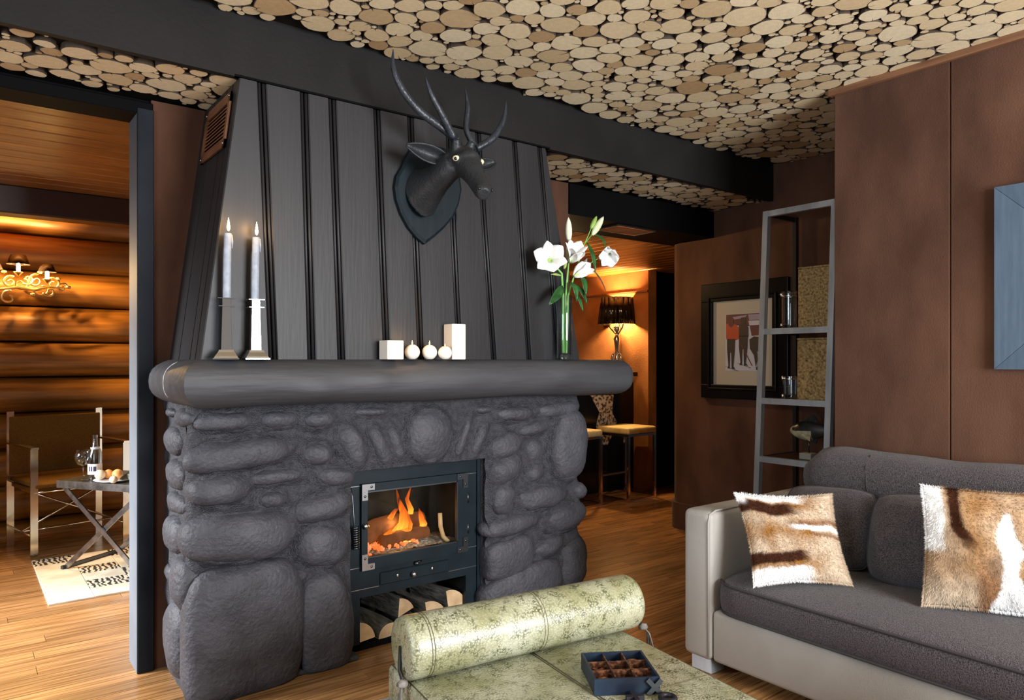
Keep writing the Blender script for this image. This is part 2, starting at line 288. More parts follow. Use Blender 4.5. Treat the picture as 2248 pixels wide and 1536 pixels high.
# ------------------------------------------------------------------ mesh helpers
class MB:
    def __init__(s): s.v = []; s.f = []; s.mi = []; s.at = None
    def add(s, vs, fs, mi=0):
        b = len(s.v); s.v += [tuple(v) for v in vs]; s.f += [tuple(i + b for i in f) for f in fs]; s.mi += [mi] * len(fs); return s
    def box(s, x0, x1, y0, y1, z0, z1, mi=0, mat=None):
        vs = [Vector((x, y, z)) for z in (z0, z1) for y in (y0, y1) for x in (x0, x1)]
        if mat is not None: vs = [mat @ v for v in vs]
        return s.add(vs, [(0, 2, 3, 1), (4, 5, 7, 6), (0, 1, 5, 4), (1, 3, 7, 5), (3, 2, 6, 7), (2, 0, 4, 6)], mi)
    def rbox(s, x0, x1, y0, y1, z0, z1, r=0.01, seg=3, mi=0, mat=None):
        bm = bmesh.new(); bmesh.ops.create_cube(bm, size=1)
        for v in bm.verts: v.co = Vector(((x0 + x1) / 2 + v.co.x * (x1 - x0), (y0 + y1) / 2 + v.co.y * (y1 - y0), (z0 + z1) / 2 + v.co.z * (z1 - z0)))
        bmesh.ops.bevel(bm, geom=bm.edges[:], offset=r, segments=seg, profile=0.5, affect='EDGES')
        return s.bm(bm, mi, mat)
    def bm(s, bm, mi=0, mat=None):
        bm.verts.index_update()
        vs = [(mat @ v.co) if mat is not None else v.co.copy() for v in bm.verts]; fs = [[v.index for v in f.verts] for f in bm.faces]
        bm.free(); return s.add(vs, fs, mi)
    def rings(s, rings, mi=0, cap0=True, cap1=True, closed=True):
        n = len(rings[0]); vs = [p for r in rings for p in r]; fs = []
        for i in range(len(rings) - 1):
            for j in range(n if closed else n - 1):
                k = (j + 1) % n; fs.append((i * n + j, i * n + k, (i + 1) * n + k, (i + 1) * n + j))
        if cap0: fs.append(tuple(range(n - 1, -1, -1)))
        if cap1: fs.append(tuple((len(rings) - 1) * n + j for j in range(n)))
        return s.add(vs, fs, mi)
    def tube(s, pts, rad, n=8, mi=0, up=None, flat=1.0, caps=True):
        pts = [Vector(p) for p in pts]; m = len(pts)
        if not isinstance(rad, (list, tuple)): rad = [rad] * m
        rings = []; ref = Vector(up) if up else None; prev = None
        for i, p in enumerate(pts):
            t = (pts[min(i + 1, m - 1)] - pts[max(i - 1, 0)]).normalized()
            if prev is None:
                a = ref or (Vector((0, 0, 1)) if abs(t.z) < 0.9 else Vector((1, 0, 0)))
            else: a = prev
            x = (a - t * a.dot(t)).normalized(); prev = x; y = t.cross(x)
            rings.append([p + (x * math.cos(2 * PI * j / n) + y * math.sin(2 * PI * j / n) * flat) * rad[i] for j in range(n)])
        return s.rings(rings, mi, caps, caps)
    def bar(s, p0, p1, wx, wz, up=(0, 0, 1), mi=0):
        """rectangular bar from p0 to p1, wx across, wz along up"""
        p0, p1 = Vector(p0), Vector(p1); t = (p1 - p0).normalized(); u = Vector(up); u = (u - t * u.dot(t)).normalized(); x = t.cross(u)
        c = [(-1, -1), (1, -1), (1, 1), (-1, 1)]
        return s.rings([[q + x * a * wx / 2 + u * b * wz / 2 for a, b in c] for q in (p0, p1)], mi)
    def lathe(s, prof, c=(0, 0, 0), n=24, mi=0, cap0=True, cap1=True, sq=None):
        c = Vector(c); rings = []
        for r, z in prof:
            rings.append([c + Vector((r * math.cos(2 * PI * j / n), r * math.sin(2 * PI * j / n), z)) for j in range(n)])
        return s.rings(rings, mi, cap0, cap1)
    def ell(s, c, r, nu=16, nv=10, p=2.0, mi=0, mat=None, amp=0, fr=4, seed=0):
        """(super)ellipsoid with optional lumps"""
        c = Vector(c); rings = []
        def pw(x): return math.copysign(abs(x) ** (2.0 / p), x)
        vs = []; fs = []
        for i in range(nv + 1):
            th = -PI / 2 + PI * i / nv
            for j in range(nu):
                ph = 2 * PI * j / nu
                v = Vector((pw(math.cos(th)) * pw(math.cos(ph)) * r[0], pw(math.cos(th)) * pw(math.sin(ph)) * r[1], pw(math.sin(th)) * r[2]))
                if amp:
                    q = v.normalized() if v.length > 1e-6 else Vector((0, 0, 1))
                    k = mnoise.noise(q * fr * 0.5 + Vector((seed * 3.1, seed * 1.7, seed))) + 0.5 * mnoise.noise(q * fr + Vector((seed, seed * 2.3, 5)))
                    v *= 1 + amp * k
                vs.append(v)
        for i in range(nv):
            for j in range(nu):
                k = (j + 1) % nu; fs.append((i * nu + j, i * nu + k, (i + 1) * nu + k, (i + 1) * nu + j))
        if mat is not None: vs = [mat @ v for v in vs]
        return s.add([c + v for v in vs], fs, mi)
    def grid(s, fn, nu, nv, mi=0):
        vs = [fn(i / nu, j / nv) for j in range(nv + 1) for i in range(nu + 1)]
        fs = [(j * (nu + 1) + i, j * (nu + 1) + i + 1, (j + 1) * (nu + 1) + i + 1, (j + 1) * (nu + 1) + i) for j in range(nv) for i in range(nu)]
        return s.add(vs, fs, mi)
    def poly(s, pts, depth, mi=0):
        """flat polygon (3-D points, planar) extruded by vector depth"""
        pts = [Vector(p) for p in pts]; d = Vector(depth); return s.rings([pts, [p + d for p in pts]], mi)
    def mesh(s, name, smooth=False):
        me = bpy.data.meshes.new(name); me.from_pydata(s.v, [], s.f)
        if any(s.mi): me.polygons.foreach_set('material_index', s.mi)
        if smooth: me.polygons.foreach_set('use_smooth', [True] * len(me.polygons))
        me.update(); return me

INV = {}
def tag(o, label=None, cat=None, group=None, kind=None):
    if label: o['label'] = label
    if cat: o['category'] = cat
    if group: o['group'] = group
    if kind: o['kind'] = kind
    return o
def thing(name, label, cat, loc, rz=0, group=None):
    o = bpy.data.objects.new(name, None); COL.objects.link(o); o.location = loc; o.rotation_euler = (0, 0, rz); o.empty_display_size = 0.05
    INV[o.name] = (Matrix.Translation(Vector(loc)) @ Matrix.Rotation(rz, 4, 'Z')).inverted()
    return tag(o, label, cat, group)
def obj(name, mb, mats, parent=None, smooth=False, world=True, label=None, cat=None, group=None, kind=None, recalc=True, angle=None):
    me = mb if isinstance(mb, bpy.types.Mesh) else mb.mesh(name, smooth)
    if recalc and not isinstance(mb, bpy.types.Mesh):
        bm = bmesh.new(); bm.from_mesh(me); bmesh.ops.recalc_face_normals(bm, faces=bm.faces[:]); bm.to_mesh(me); bm.free()
    if isinstance(mats, str): mats = [mats]
    if not me.materials:
        for m in mats: me.materials.append(MATS[m])
    if smooth and angle:
        me.set_sharp_from_angle(angle=math.radians(angle))
    o = bpy.data.objects.new(name, me); COL.objects.link(o)
    if parent is not None:
        o.parent = parent
        if world and parent.name in INV: o.matrix_parent_inverse = INV[parent.name]
    return tag(o, label, cat, group, kind)
def struct(name, mb, mats, parent=None, label=None, **k):
    return obj(name, mb, mats, parent, kind=None if parent else 'structure', label=label, **k)
def vattr(me, name, vals):
    a = me.attributes.new(name, 'FLOAT', 'POINT'); a.data.foreach_set('value', list(vals))
def cattr(me, name, cols):
    a = me.attributes.new(name, 'FLOAT_COLOR', 'POINT'); a.data.foreach_set('color', [x for c in cols for x in (*c, 1)])
def lerp(a, b, t): return a + (b - a) * t
def smooth(a, b, x):
    t = max(0, min(1, (x - a) / (b - a))); return t * t * (3 - 2 * t)

# ------------------------------------------------------------------ setting: levels
HC, HL = 2.64, 2.39            # main ceiling, lower ceiling
YF, YW = 2.85, 3.34            # fascia face, chimney wall face
XR, XN = 3.42, 4.44            # sofa wall, niche wall

# floor
fl = struct('floor', MB().box(-1.9, 7.2, -2.3, 6.9, -0.12, -0.014), 'joint_black', label='dark subfloor under the glossy brown plank flooring')
pr = random.Random(3)
PW = 0.098
far_mb = MB()
row = 0; y = -2.3
plank_n = 0
plank_meshes = {}
def plank_mesh(L):
    k = round(L, 2)
    if k not in plank_meshes:
        plank_meshes[k] = MB().rbox(0, k - 0.0015, 0, PW - 0.0022, -0.013, 0, r=0.0012, seg=1).mesh('plank')
        plank_meshes[k].materials.append(MATS['floor_plank'])
    return plank_meshes[k]
while y < 6.8:
    x = -1.9 - pr.random() * 1.2
    while x < 7.0:
        L = pr.choice((1.2, 1.5, 1.8))
        vis = False
        for q in (0.05, 0.3, 0.55, 0.8, 0.95):
            for yy in (0.02, 0.08):
                if (x + q * L) * CA + (y + yy) * SA > 0.3:
                    a, b, t = proj((x + q * L, y + yy, 0))
                    if -60 < a < 2300 and 1050 < b < 1600: vis = True
        if vis and plank_n < 300:
            o = obj('plank', plank_mesh(L), [], fl); o.location = (x, y, 0); plank_n += 1
        else:
            far_mb.box(x, x + L - 0.0015, y, y + PW - 0.0022, -0.013, 0)
        x += L
    y += PW
obj('far_planks', far_mb, 'floor_plank', fl, kind='stuff')

# chimney wall with the doorway to the side room
wc = MB()
wc.box(0.655, 3.01, YW, YW + 0.15, 0, HL)
struct('wall_chimney', wc, 'suede', label='brown suede wall behind the chimney breast')
wl = MB(); wl.box(-1.9, -1.25, YW, YW + 0.15, 0, HL); wl.box(-1.9, 0.66, YW + 0.02, YW + 0.15, 2.345, HL)
struct('wall_doorway', wl, 'black_paint', label='black wall strip around the doorway')
t1 = struct('trim_1', MB().box(0.599, 0.65, YW - 0.006, YW + 0.16, 0, 2.345), 'jamb_lit_paint', label='door jamb beside the chimney, window light painted into its pale grey reveal')
obj('architrave', MB().rbox(0.598, 0.662, YW - 0.018, YW - 0.004, 0, 2.345, r=0.003, seg=1), 'navy_paint', t1)
struct('trim_2', MB().rbox(-1.25, 0.66, YW - 0.010, YW + 0.16, 2.325, 2.375, r=0.004, seg=1), 'black_paint', label='dark lintel over the side room doorway')
# sofa wall in panels
wr = struct('wall_sofa', MB().box(XR + 0.02, XR + 0.12, -2.3, 1.85, 0, HC), 'joint_black', label='brown suede panelled wall behind the sofa')
for a, b in ((1.342, 1.862), (0.10, 1.338), (-1.12, 0.096), (-2.3, -1.124)):
    obj('panel', MB().rbox(XR, XR + 0.03, a, b, 0, HC - 0.045, r=0.004, seg=2), 'suede', wr)
struct('wall_return', MB().box(XR + 0.02, XN + 0.2, 1.74, 1.858, 0, HC), 'suede', label='suede return wall of the shelf niche')
struct('trim_3', MB().rbox(XR - 0.022, XR + 0.05, -2.3, 1.885, HC - 0.048, HC - 0.006, r=0.004, seg=2), 'trim_wood', label='brown wooden cornice strip along the sofa wall')
# niche wall with rounded end
nw = MB(); rr = 0.13; prof = [(XN, 1.86)]
prof += [(XN + rr - rr * math.cos(a), 3.78 - rr + rr * math.sin(a)) for a in [i * PI / 2 / 10 for i in range(11)]]
prof += [(XN + 1.2, 3.78), (XN + 1.2, 1.86)]
nw.rings([[(a, b, z) for a, b in prof] for z in (0, HC)])
struct('wall_niche', nw, 'suede', smooth=True, angle=40, label='brown suede niche wall with a rounded end')
bb = MB(); off = 0.02
pb = [(XN - off, 2.0)] + [(XN + rr - (rr + off) * math.cos(a), 3.78 - rr + (rr + off) * math.sin(a)) for a in [i * PI / 2 / 10 for i in range(11)]] + [(XN + 0.5, 3.80), (XN + 0.5, 3.70), (XN + 0.1, 2.0)]
bb.rings([[(a, b, z) for a, b in pb] for z in (0, 0.185, 0.2)])
struct('baseboard_niche', bb, 'suede', smooth=True, angle=40, label='brown baseboard curving round the niche wall end')
# fascia and lintels
fb = MB(); fb.box(-1.9, XN + 0.02, YF, YF + 0.03, HL - 0.004, HC); struct('trim_4', fb, 'fascia_paint', label='dark painted fascia stepping down to the lower ceiling')
struct('lintel', MB().box(3.0, XN + 0.1, YW, 3.77, 2.2, HL), 'black_paint', label='black lintel over the bar opening')
struct('jamb', MB().box(2.93, 3.02, YW + 0.02, 3.77, 0, 2.3), 'black_paint', label='black jamb of the bar opening')
# walls behind the camera, with assumed windows added for the daylight
def wall_hole(name, axis, pos, a0, a1, h, w0, w1, z0, z1, label):
    m = MB()
    def b(p, q, r, s):
        if axis == 'Y': m.box(p, q, pos - 0.12, pos, r, s)
        else: m.box(pos - 0.12, pos, p, q, r, s)
    b(a0, w0, 0, h); b(w1, a1, 0, h); b(w0, w1, 0, z0); b(w0, w1, z1, h)
    struct(name, m, 'plain_wall', label=label)
wall_hole('wall_back', 'Y', -2.15, -1.9, XR + 0.1, HC, 1.1, 2.9, 0.75, 2.35, 'plain pale wall with an assumed window opposite the fireplace')
wall_hole('wall_left', 'X', -1.6, -2.3, YW, HC, 0.1, 1.7, 0.8, 2.2, 'plain pale wall with an assumed window beside the seating area')
wall_hole('wall_room', 'X', -1.8, YW, 6.8, HL + 0.1, 3.7, 5.3, 0.5, 2.2, 'plain wall of the side room with an assumed window')

# side room: log wall, plank ceiling, beam
lw = struct('wall_logs', MB().box(-1.9, 2.2, 6.62, 6.75, 0, HL + 0.1), 'joint_black', label='amber lit wall of stacked round logs in the side room')
lm = MB(); n = 20; lmr = []
for i in range(15):
    xx = lerp(-1.9, 2.2, i / 14); lmr.append([(xx, math.cos(2 * PI * j / n) * 0.132 * (1 + 0.03 * math.sin(i * 1.3)), math.sin(2 * PI * j / n) * 0.137 * (1 + 0.03 * math.sin(i * 1.3))) for j in range(n)])
lm.rings(lmr); lme = lm.mesh('log', True); lme.materials.append(MATS['amber_log'])
for k in range(10):
    o = obj('log', lme, [], lw); o.location = (pr.uniform(-0.1, 0.1), 6.56 + pr.uniform(-0.01, 0.01), -0.03 + 0.267 * k); o.rotation_euler = (pr.uniform(0, 6), 0, 0)
cr = struct('ceiling_room', MB().box(-1.9, 2.2, YW + 0.1, 6.75, HL + 0.012, HL + 0.08), 'joint_black', label='amber plank ceiling of the side room')
cpm = MB().rbox(-1.9, 2.2, 0, 0.143, HL - 0.006, HL + 0.014, r=0.006, seg=1).mesh('plank'); cpm.materials.append(MATS['amber_plank'])
yy = YW + 0.16
while yy < 6.5:
    o = obj('plank', cpm, [], cr); o.location = (0, yy, 0); yy += 0.15
struct('beam', MB().rbox(-1.9, 2.2, 5.45, 5.62, 2.21, HL - 0.004, r=0.01, seg=2), 'shelf_wood', label='dark ceiling beam in the side room')
struct('wall_divider', MB().box(2.2, 2.3, YW + 0.15, 6.75, 0, HL + 0.1), 'plain_wall', label='plain divider wall between side room and bar')

# bar room
cb = struct('ceiling_bar', MB().box(2.3, 7.2, 3.75, 6.8, 2.216, 2.3), 'joint_black', label='plank ceiling over the bar')
bpm = MB().rbox(0, 0.118, 3.775, 6.75, 2.198, 2.218, r=0.006, seg=1).mesh('plank'); bpm.materials.append(MATS['amber_plank_y'])
for k in range(38):
    o = obj('plank', bpm, [], cb); o.location = (2.45 + 0.125 * k, 0, 0)
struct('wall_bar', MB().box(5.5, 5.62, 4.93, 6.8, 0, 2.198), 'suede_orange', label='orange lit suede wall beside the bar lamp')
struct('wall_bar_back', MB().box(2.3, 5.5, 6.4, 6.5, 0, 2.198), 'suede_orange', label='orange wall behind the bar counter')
struct('trim_5', MB().box(5.485, 5.5, 4.93, 6.4, 1.98, 2.0), 'trim_wood', label='thin wooden picture rail on the bar wall')
struct('dark_opening_sheet', MB().box(5.62, 7.2, 4.97, 5.05, 0, 2.198), 'black_paint', label='black sheet painted as the shade of the opening beyond the bar')  # no door leaf: a black sheet paints the darkness of an open doorway
struct('wall_bar_end', MB().box(7.1, 7.2, 3.78, 5.0, 0, 2.3), 'black_paint', label='dark end wall of the bar room')

# ------------------------------------------------------------------ ceiling of wood slices
ceil = struct('ceiling', MB().box(-1.9, XN + 0.3, -2.3, YF + 0.02, HC, HC + 0.1), 'joint_black', label='ceiling covered with round wood slices')
ceil2 = struct('ceiling_low', MB().box(-1.9, XN + 0.1, YF + 0.031, YW + 0.1, HL + 0.02, HL + 0.1), 'joint_black', label='lower strip of ceiling covered with wood slices')
def pack(W, Hh, seed):
    g = np.random.default_rng(seed)
    r = []
    tot = 0
    while tot < 0.80 * W * Hh:
        q = g.random()
        x = g.uniform(0.060, 0.082) if q < 0.22 else (g.uniform(0.044, 0.060) if q < 0.70 else g.uniform(0.028, 0.044))
        r.append(x); tot += PI * x * x
    r = np.array(r); n = len(r); p = np.stack([g.random(n) * W, g.random(n) * Hh], 1)
    per = np.array([W, Hh])
    for it in range(110):
        d = p[:, None, :] - p[None, :, :]
        d -= per * np.round(d / per)
        ds = np.sqrt((d ** 2).sum(2)) + 1e-9
        ov = (r[:, None] + r[None, :]) * 1.0 - ds
        np.fill_diagonal(ov, 0); ov = np.maximum(ov, 0)
        mv = (d / ds[:, :, None] * ov[:, :, None] * 0.4).sum(1)
        p = (p + np.clip(mv, -0.03, 0.03)) % per
    # slices shrink a little where still squeezed, then small ones fill the gaps
    d = p[:, None, :] - p[None, :, :]; d -= per * np.round(d / per); ds = np.sqrt((d ** 2).sum(2)); np.fill_diagonal(ds, 9)
    f = np.minimum(1.0, (ds / (r[:, None] + r[None, :])).min(1) * 1.04)
    r = r * np.maximum(f, 0.86)
    q = np.stack([g.random(14000) * W, g.random(14000) * Hh], 1)
    gap = np.full(len(q), 9.0)
    for i in range(n):
        e = q - p[i]; e -= per * np.round(e / per); gap = np.minimum(gap, np.sqrt((e ** 2).sum(1)) - r[i])
    P2 = [tuple(a) for a in p]; R2 = list(r)
    for _ in range(2500):
        k = int(np.argmax(gap))
        if gap[k] < 0.0085: break
        rr_ = min(gap[k] * 0.97, 0.05); P2.append(tuple(q[k])); R2.append(rr_)
        e = q - q[k]; e -= per * np.round(e / per); gap = np.minimum(gap, np.sqrt((e ** 2).sum(1)) - rr_)
    return P2, R2
SL = []     # unit slice meshes: face down at z = 0, back at z = 1
sr = random.Random(11)
for k in range(26):
    nn = 18; ph = [sr.uniform(0, 6.28) for _ in range(4)]; ex = sr.uniform(0.0, 0.09)
    out = []
    for j in range(nn):
        a = 2 * PI * j / nn
        rad = 1.0 + ex * math.cos(2 * a + ph[0]) + 0.035 * math.cos(3 * a + ph[1]) + 0.025 * math.cos(5 * a + ph[2]) + sr.uniform(-0.012, 0.012)
        out.append([rad * 1.03 * math.cos(a), rad * 1.03 * math.sin(a)])
    rad_at = [1.0] * nn
    if k % 3 != 0:                       # drying crack cut in from the rim
        j = sr.randrange(nn); depth = sr.uniform(0.25, 0.75); a = 2 * PI * (j + 0.5) / nn; wv = sr.uniform(0.025, 0.06)
        ins = [[1.0 * math.cos(a - wv), 1.0 * math.sin(a - wv)], [(1 - depth) * math.cos(a), (1 - depth) * math.sin(a)], [1.0 * math.cos(a + wv), 1.0 * math.sin(a + wv)]]
        out = out[:j + 1] + ins + out[j + 1:]; rad_at = rad_at[:j + 1] + [1.0, 0.93, 1.0] + rad_at[j + 1:]
    n2 = len(out)
    mb = MB(); vs = [(0, 0, 0)] + [(x * 0.965, y * 0.965, 0) for x, y in out] + [(x, y, 0.05) for x, y in out] + [(x, y, 1) for x, y in out]
    fs = [(0, 1 + (j + 1) % n2, 1 + j) for j in range(n2)]
    mi = [0] * n2
    for j in range(n2):
        j2 = (j + 1) % n2
        fs += [(1 + j, 1 + j2, 1 + n2 + j2, 1 + n2 + j), (1 + n2 + j, 1 + n2 + j2, 1 + 2 * n2 + j2, 1 + 2 * n2 + j)]; mi += [1, 1]
    mb.v = vs; mb.f = fs; mb.mi = mi
    me = mb.mesh('wood_slice'); vattr(me, 'rad', [0.0] + [x * 0.94 for x in rad_at] + [1.0] * (2 * n2)); vattr(me, 'tint', [0.0] * len(vs))
    me.materials.append(MATS['wood_slice']); me.materials.append(MATS['slice_bark'])
    SL.append((me, np.array(vs), fs, mi, np.array([0.0] + [x * 0.94 for x in rad_at] + [1.0] * (2 * n2))))
THK = 0.022
class Heap:
    def __init__(s): s.v = []; s.f = []; s.mi = []; s.rad = []; s.t = []; s.n = 0
    def put(s, k, x, y, z, r, a, t):
        _, v, f, mi, rd = SL[k]; c, sn = math.cos(a), math.sin(a)
        w_ = np.stack([x + r * (v[:, 0] * c - v[:, 1] * sn), y + r * (v[:, 0] * sn + v[:, 1] * c), z + v[:, 2] * THK], 1)
        s.v.append(w_); s.f += [tuple(i + s.n for i in q) for q in f]; s.mi += mi; s.rad.append(rd); s.t.append(np.full(len(v), t)); s.n += len(v)
    def build(s, parent):
        me = bpy.data.meshes.new('small_wood_slices'); me.from_pydata(np.concatenate(s.v).tolist(), [], s.f); me.polygons.foreach_set('material_index', s.mi)
        vattr(me, 'rad', np.concatenate(s.rad)); vattr(me, 'tint', np.concatenate(s.t)); me.materials.append(MATS['wood_slice']); me.materials.append(MATS['slice_bark'])
        return obj('small_wood_slices', me, [], parent, kind='stuff')
PW_, PH_ = 3.2, 2.4
PK, RK = pack(PW_, PH_, 5)
def lay(parent, x0, x1, y0, y1, z, limit, ox=0, oy=0):
    items = []
    for ix in range(-2, 4):
        for iy in range(-3, 3):
            for k, ((a, b), r) in enumerate(zip(PK, RK)):
                X, Y = a + ix * PW_ + ox, b + iy * PH_ + oy
                if X < x0 + 0.25 * r or X > x1 - 0.25 * r or Y < y0 + 0.3 * r or Y > y1 - 0.3 * r: continue
                m_ = min(X - x0, x1 - X, Y - y0, y1 - Y)
                if m_ < r: r2 = max(0.55 * r, m_)
                else: r2 = r
                X = min(max(X, x0 + r2), x1 - r2); Y = min(max(Y, y0 + r2), y1 - r2)
                items.append((X, Y, r2))
    vis = []
    for i, (X, Y, r) in enumerate(items):
        if X * CA + Y * SA < 0.5: continue
        a, b, t = proj((X, Y, z))
        if -20 < a < 2270 and -30 < b < 800 and not (X > XR and Y < 1.86):
            vis.append((r / t, i))
    vis.sort(reverse=True); own = set(i for _, i in vis[:limit])
    hp = Heap()
    for i, (X, Y, r) in enumerate(items):
        k = sr.randrange(len(SL)); a = sr.uniform(0, 6.28); zz = z - 0.016 - sr.uniform(0, 0.005)
        if i in own:
            o = obj('wood_slice', SL[k][0], [], parent); o.location = (X, Y, zz); o.rotation_euler = (sr.uniform(-.015, .015), sr.uniform(-.015, .015), a); o.scale = (r, r, THK)
        else: hp.put(k, X, Y, zz, r, a, sr.random())
    hp.build(parent)
lay(ceil, -1.6, XN - 0.003, -2.1, YF - 0.004, HC, 300)
lay(ceil2, -1.6, XN - 0.003, YF + 0.035, YW - 0.012, HL + 0.02, 290, 0.7, 1.1)

# ------------------------------------------------------------------ fireplace: hood
fp = thing('fireplace', 'dark grey fireplace of bulging painted stones with a tapering boarded hood', 'fireplace', (1.7, 3.0, 0))
HZ0, HZ1 = 1.285, HL - 0.006
def hx(k, z):            # interpolate a hood line (x at top, x at bottom)
    t = (z - 1.317) / (2.39 - 1.317); return lerp(k[1], k[0], t)
HL_, HR_ = (0.868, 0.727), (2.405, 2.64)
core = MB()
core.rings([[(hx(HL_, z) + 0.012, YF + 0.02, z), (hx(HR_, z) - 0.012, YF + 0.02, z), (hx(HR_, z) - 0.012, YW, z), (hx(HL_, z) + 0.012, YW, z)] for z in (HZ0, HZ1)])
obj('hood_core', core, 'joint_black', fp)
GR = [HL_, (0.953, 0.998), (1.125, 1.157), (1.246, 1.287), (1.451, 1.499), (1.617, 1.671), (1.817, 1.88), (1.984, 2.078), (2.204, 2.297), (2.365, 2.49), HR_]
BW = 0.0085
for i in range(len(GR) - 1):
    a, b = GR[i], GR[i + 1]; m = MB()
    la, lb = (0 if i == 0 else BW * 1.9), (0 if i == len(GR) - 2 else BW * 1.9)
    q = []
    for z in (HZ0, HZ1):
        x0, x1 = hx(a, z) + la, hx(b, z) - lb
        q.append([(x0, YF + 0.022, z), (x0, YF + 0.004, z), (x0 + 0.004, YF, z), (x1 - 0.004, YF, z), (x1, YF + 0.004, z), (x1, YF + 0.022, z)])
    m.rings(q); obj('board', m, 'board_paint', fp)
for k in GR[1:-1]:                       # bead moulding in each joint: two slim ridges
    for dx in (-0.0085, 0.0085):
        m = MB(); m.tube([(hx(k, HZ0) + dx, YF + 0.010, HZ0), (hx(k, HZ1) + dx, YF + 0.010, HZ1)], 0.0066, n=8)
        obj('bead', m, 'board_paint', fp, smooth=True)
# hood sides in boards
for side, (k, sg) in enumerate(((HL_, -1), (HR_, 1))):
    ys = [YF + 0.0225, YF + 0.075, YF + 0.155, YF + 0.33, YW]
    for i in range(4):
        m = MB(); q = []
        for z in (HZ0, HZ1):
            x = hx(k, z); y0, y1 = ys[i] + (0.0 if i == 0 else 0.005), ys[i + 1] - 0.005
            q.append([(x - sg * 0.02, y0, z), (x + sg * 0.0, y0, z), (x, y1, z), (x - sg * 0.02, y1, z)])
        m.rings(q); obj('side_board', m, 'board_paint', fp)
m = MB(); m.box(0.85, 2.43, YF - 0.004, YF + 0.02, HL - 0.004, HL + 0.004); obj('top_strip', m, 'black_paint', fp)
# vent grille on the hood side
vg = thing('vent_grille', 'brown slatted vent grille on the side of the black hood', 'vent', (0.85, 3.05, 2.12))
def vs_(y, z, o=0.0): return (hx(HL_, z) - 0.004 - o, y, z)
m = MB()
for (ya, yb, za, zb) in ((2.90, 3.24, 2.125, 2.155), (2.90, 3.24, 2.305, 2.345), (2.90, 2.925, 2.125, 2.345), (3.21, 3.24, 2.125, 2.345)):
    m.rings([[vs_(ya, za), vs_(yb, za), vs_(yb, zb), vs_(ya, zb)], [vs_(ya, za, .008), vs_(yb, za, .008), vs_(yb, zb, .008), vs_(ya, zb, .008)]])
obj('frame', m, 'vent_brown', vg)
for i in range(9):
    z = 2.163 + i * 0.0158
    m = MB(); m.rings([[vs_(2.92, z), vs_(3.215, z), vs_(3.215, z + .007), vs_(2.92, z + .007)], [vs_(2.92, z - .006, .007), vs_(3.215, z - .006, .007), vs_(3.215, z + .001, .007), vs_(2.92, z + .001, .007)]])
    obj('slat', m, 'vent_brown', vg)
for (y_, z_) in ((2.912, 2.14), (2.912, 2.33), (3.225, 2.14), (3.225, 2.33)):
    obj('screw', MB().ell(vs_(y_, z_, .009), (.004, .004, .004), 8, 6), 'steel', vg, smooth=True)

# ------------------------------------------------------------------ stones and mortar
YM, XS = 2.955, 0.722           # mortar face, left flank
TOPZ = 1.15
STONES = [  # cx, cy, half width, half height (photo pixels), tilt deg (ccw), bulge m, squareness
 (495, 925, 64, 22, 0, .065, 2.6), (611, 921, 43, 19, 0, .06, 2.4), (700, 921, 35, 20, 4, .06, 2.3), (531, 996, 116, 35, 4, .085, 2.8), (695, 996, 33, 28, -5, .07, 2.2),
 (772, 976, 27, 50, 28, .06, 2.3), (605, 1045, 66, 18, 2, .055, 2.4), (481, 1076, 64, 34, 0, .085, 2.4), (736, 1045, 42, 23, -8, .065, 2.4), (592, 1096, 33, 21, 0, .065, 2.2),
 (703, 1114, 66, 32, 8, .08, 2.5), (530, 1176, 121, 58, -2, .11, 2.6), (709, 1196, 55, 48, -12, .085, 2.5), (641, 1267, 38, 17, 0, .055, 2.2), (543, 1396, 128, 155, 0, .10, 4.2),
 (714, 1372, 62, 120, 4, .095, 2.9),
 (818, 903, 46, 11, 0, .04, 2.2), (834, 979, 18, 50, 24, .045, 2.4), (869, 972, 15, 41, 20, .045, 2.3), (942, 955, 50, 60, 0, .07, 2.3), (1015, 958, 11, 46, -22, .045, 2.3),
 (1050, 962, 13, 43, -24, .045, 2.3), (1060, 899, 21, 11, 0, .045, 2.2), (1129, 908, 43, 17, 0, .06, 2.4), (1225, 898, 48, 17, 4, .055, 2.4), (1170, 939, 37, 17, 8, .055, 2.3),
 (1109, 977, 36, 28, 14, .06, 2.4), (1250, 977, 39, 77, -4, .085, 2.7), (1171, 990, 18, 26, 15, .03, 2.2),
 (1111, 1030, 35, 31, 22, .06, 2.2), (1173, 1036, 20, 21, 30, .05, 2.1), (1106, 1095, 24, 36, -5, .055, 2.6), (1189, 1092, 50, 27, 2, .06, 2.5), (1272, 1077, 15, 18, 0, .045, 2.1),
 (1120, 1152, 58, 22, 3, .06, 2.6), (1243, 1135, 45, 30, 10, .07, 2.4), (1120, 1223, 51, 44, 10, .065, 3.4), (1205, 1199, 34, 22, 12, .055, 2.2), (1259, 1237, 30, 63, -4, .07, 2.5),
 (1150, 1288, 86, 46, 8, .07, 3.2)]
EL = []
sc = 0
def stone_obj(c, ax, r, p, k):
    """ax: 3x3 columns (across, out, up)"""
    mat = Matrix((ax[0], ax[1], ax[2])).transposed()
    mb = MB(); mb.ell((0, 0, 0), r, 26, 18, p, amp=0.075, fr=3.2, seed=k + 1)
    vs = []
    for v in mb.v:
        q = Vector(v); d = mnoise.noise(q * 16 + Vector((k, k * 2, 0))) * 0.006 + mnoise.noise(q * 38 + Vector((k, 0, k))) * 0.0022
        vs.append(tuple(mat @ (q + (q.normalized() * d if q.length > 1e-6 else q)) + c))
    mb.v = vs
    # seat the lowest stones on the floor
    mb.v = [(x, y, max(z, 0.0)) for x, y, z in mb.v]
    obj('stone', mb, 'stone', fp, smooth=True)
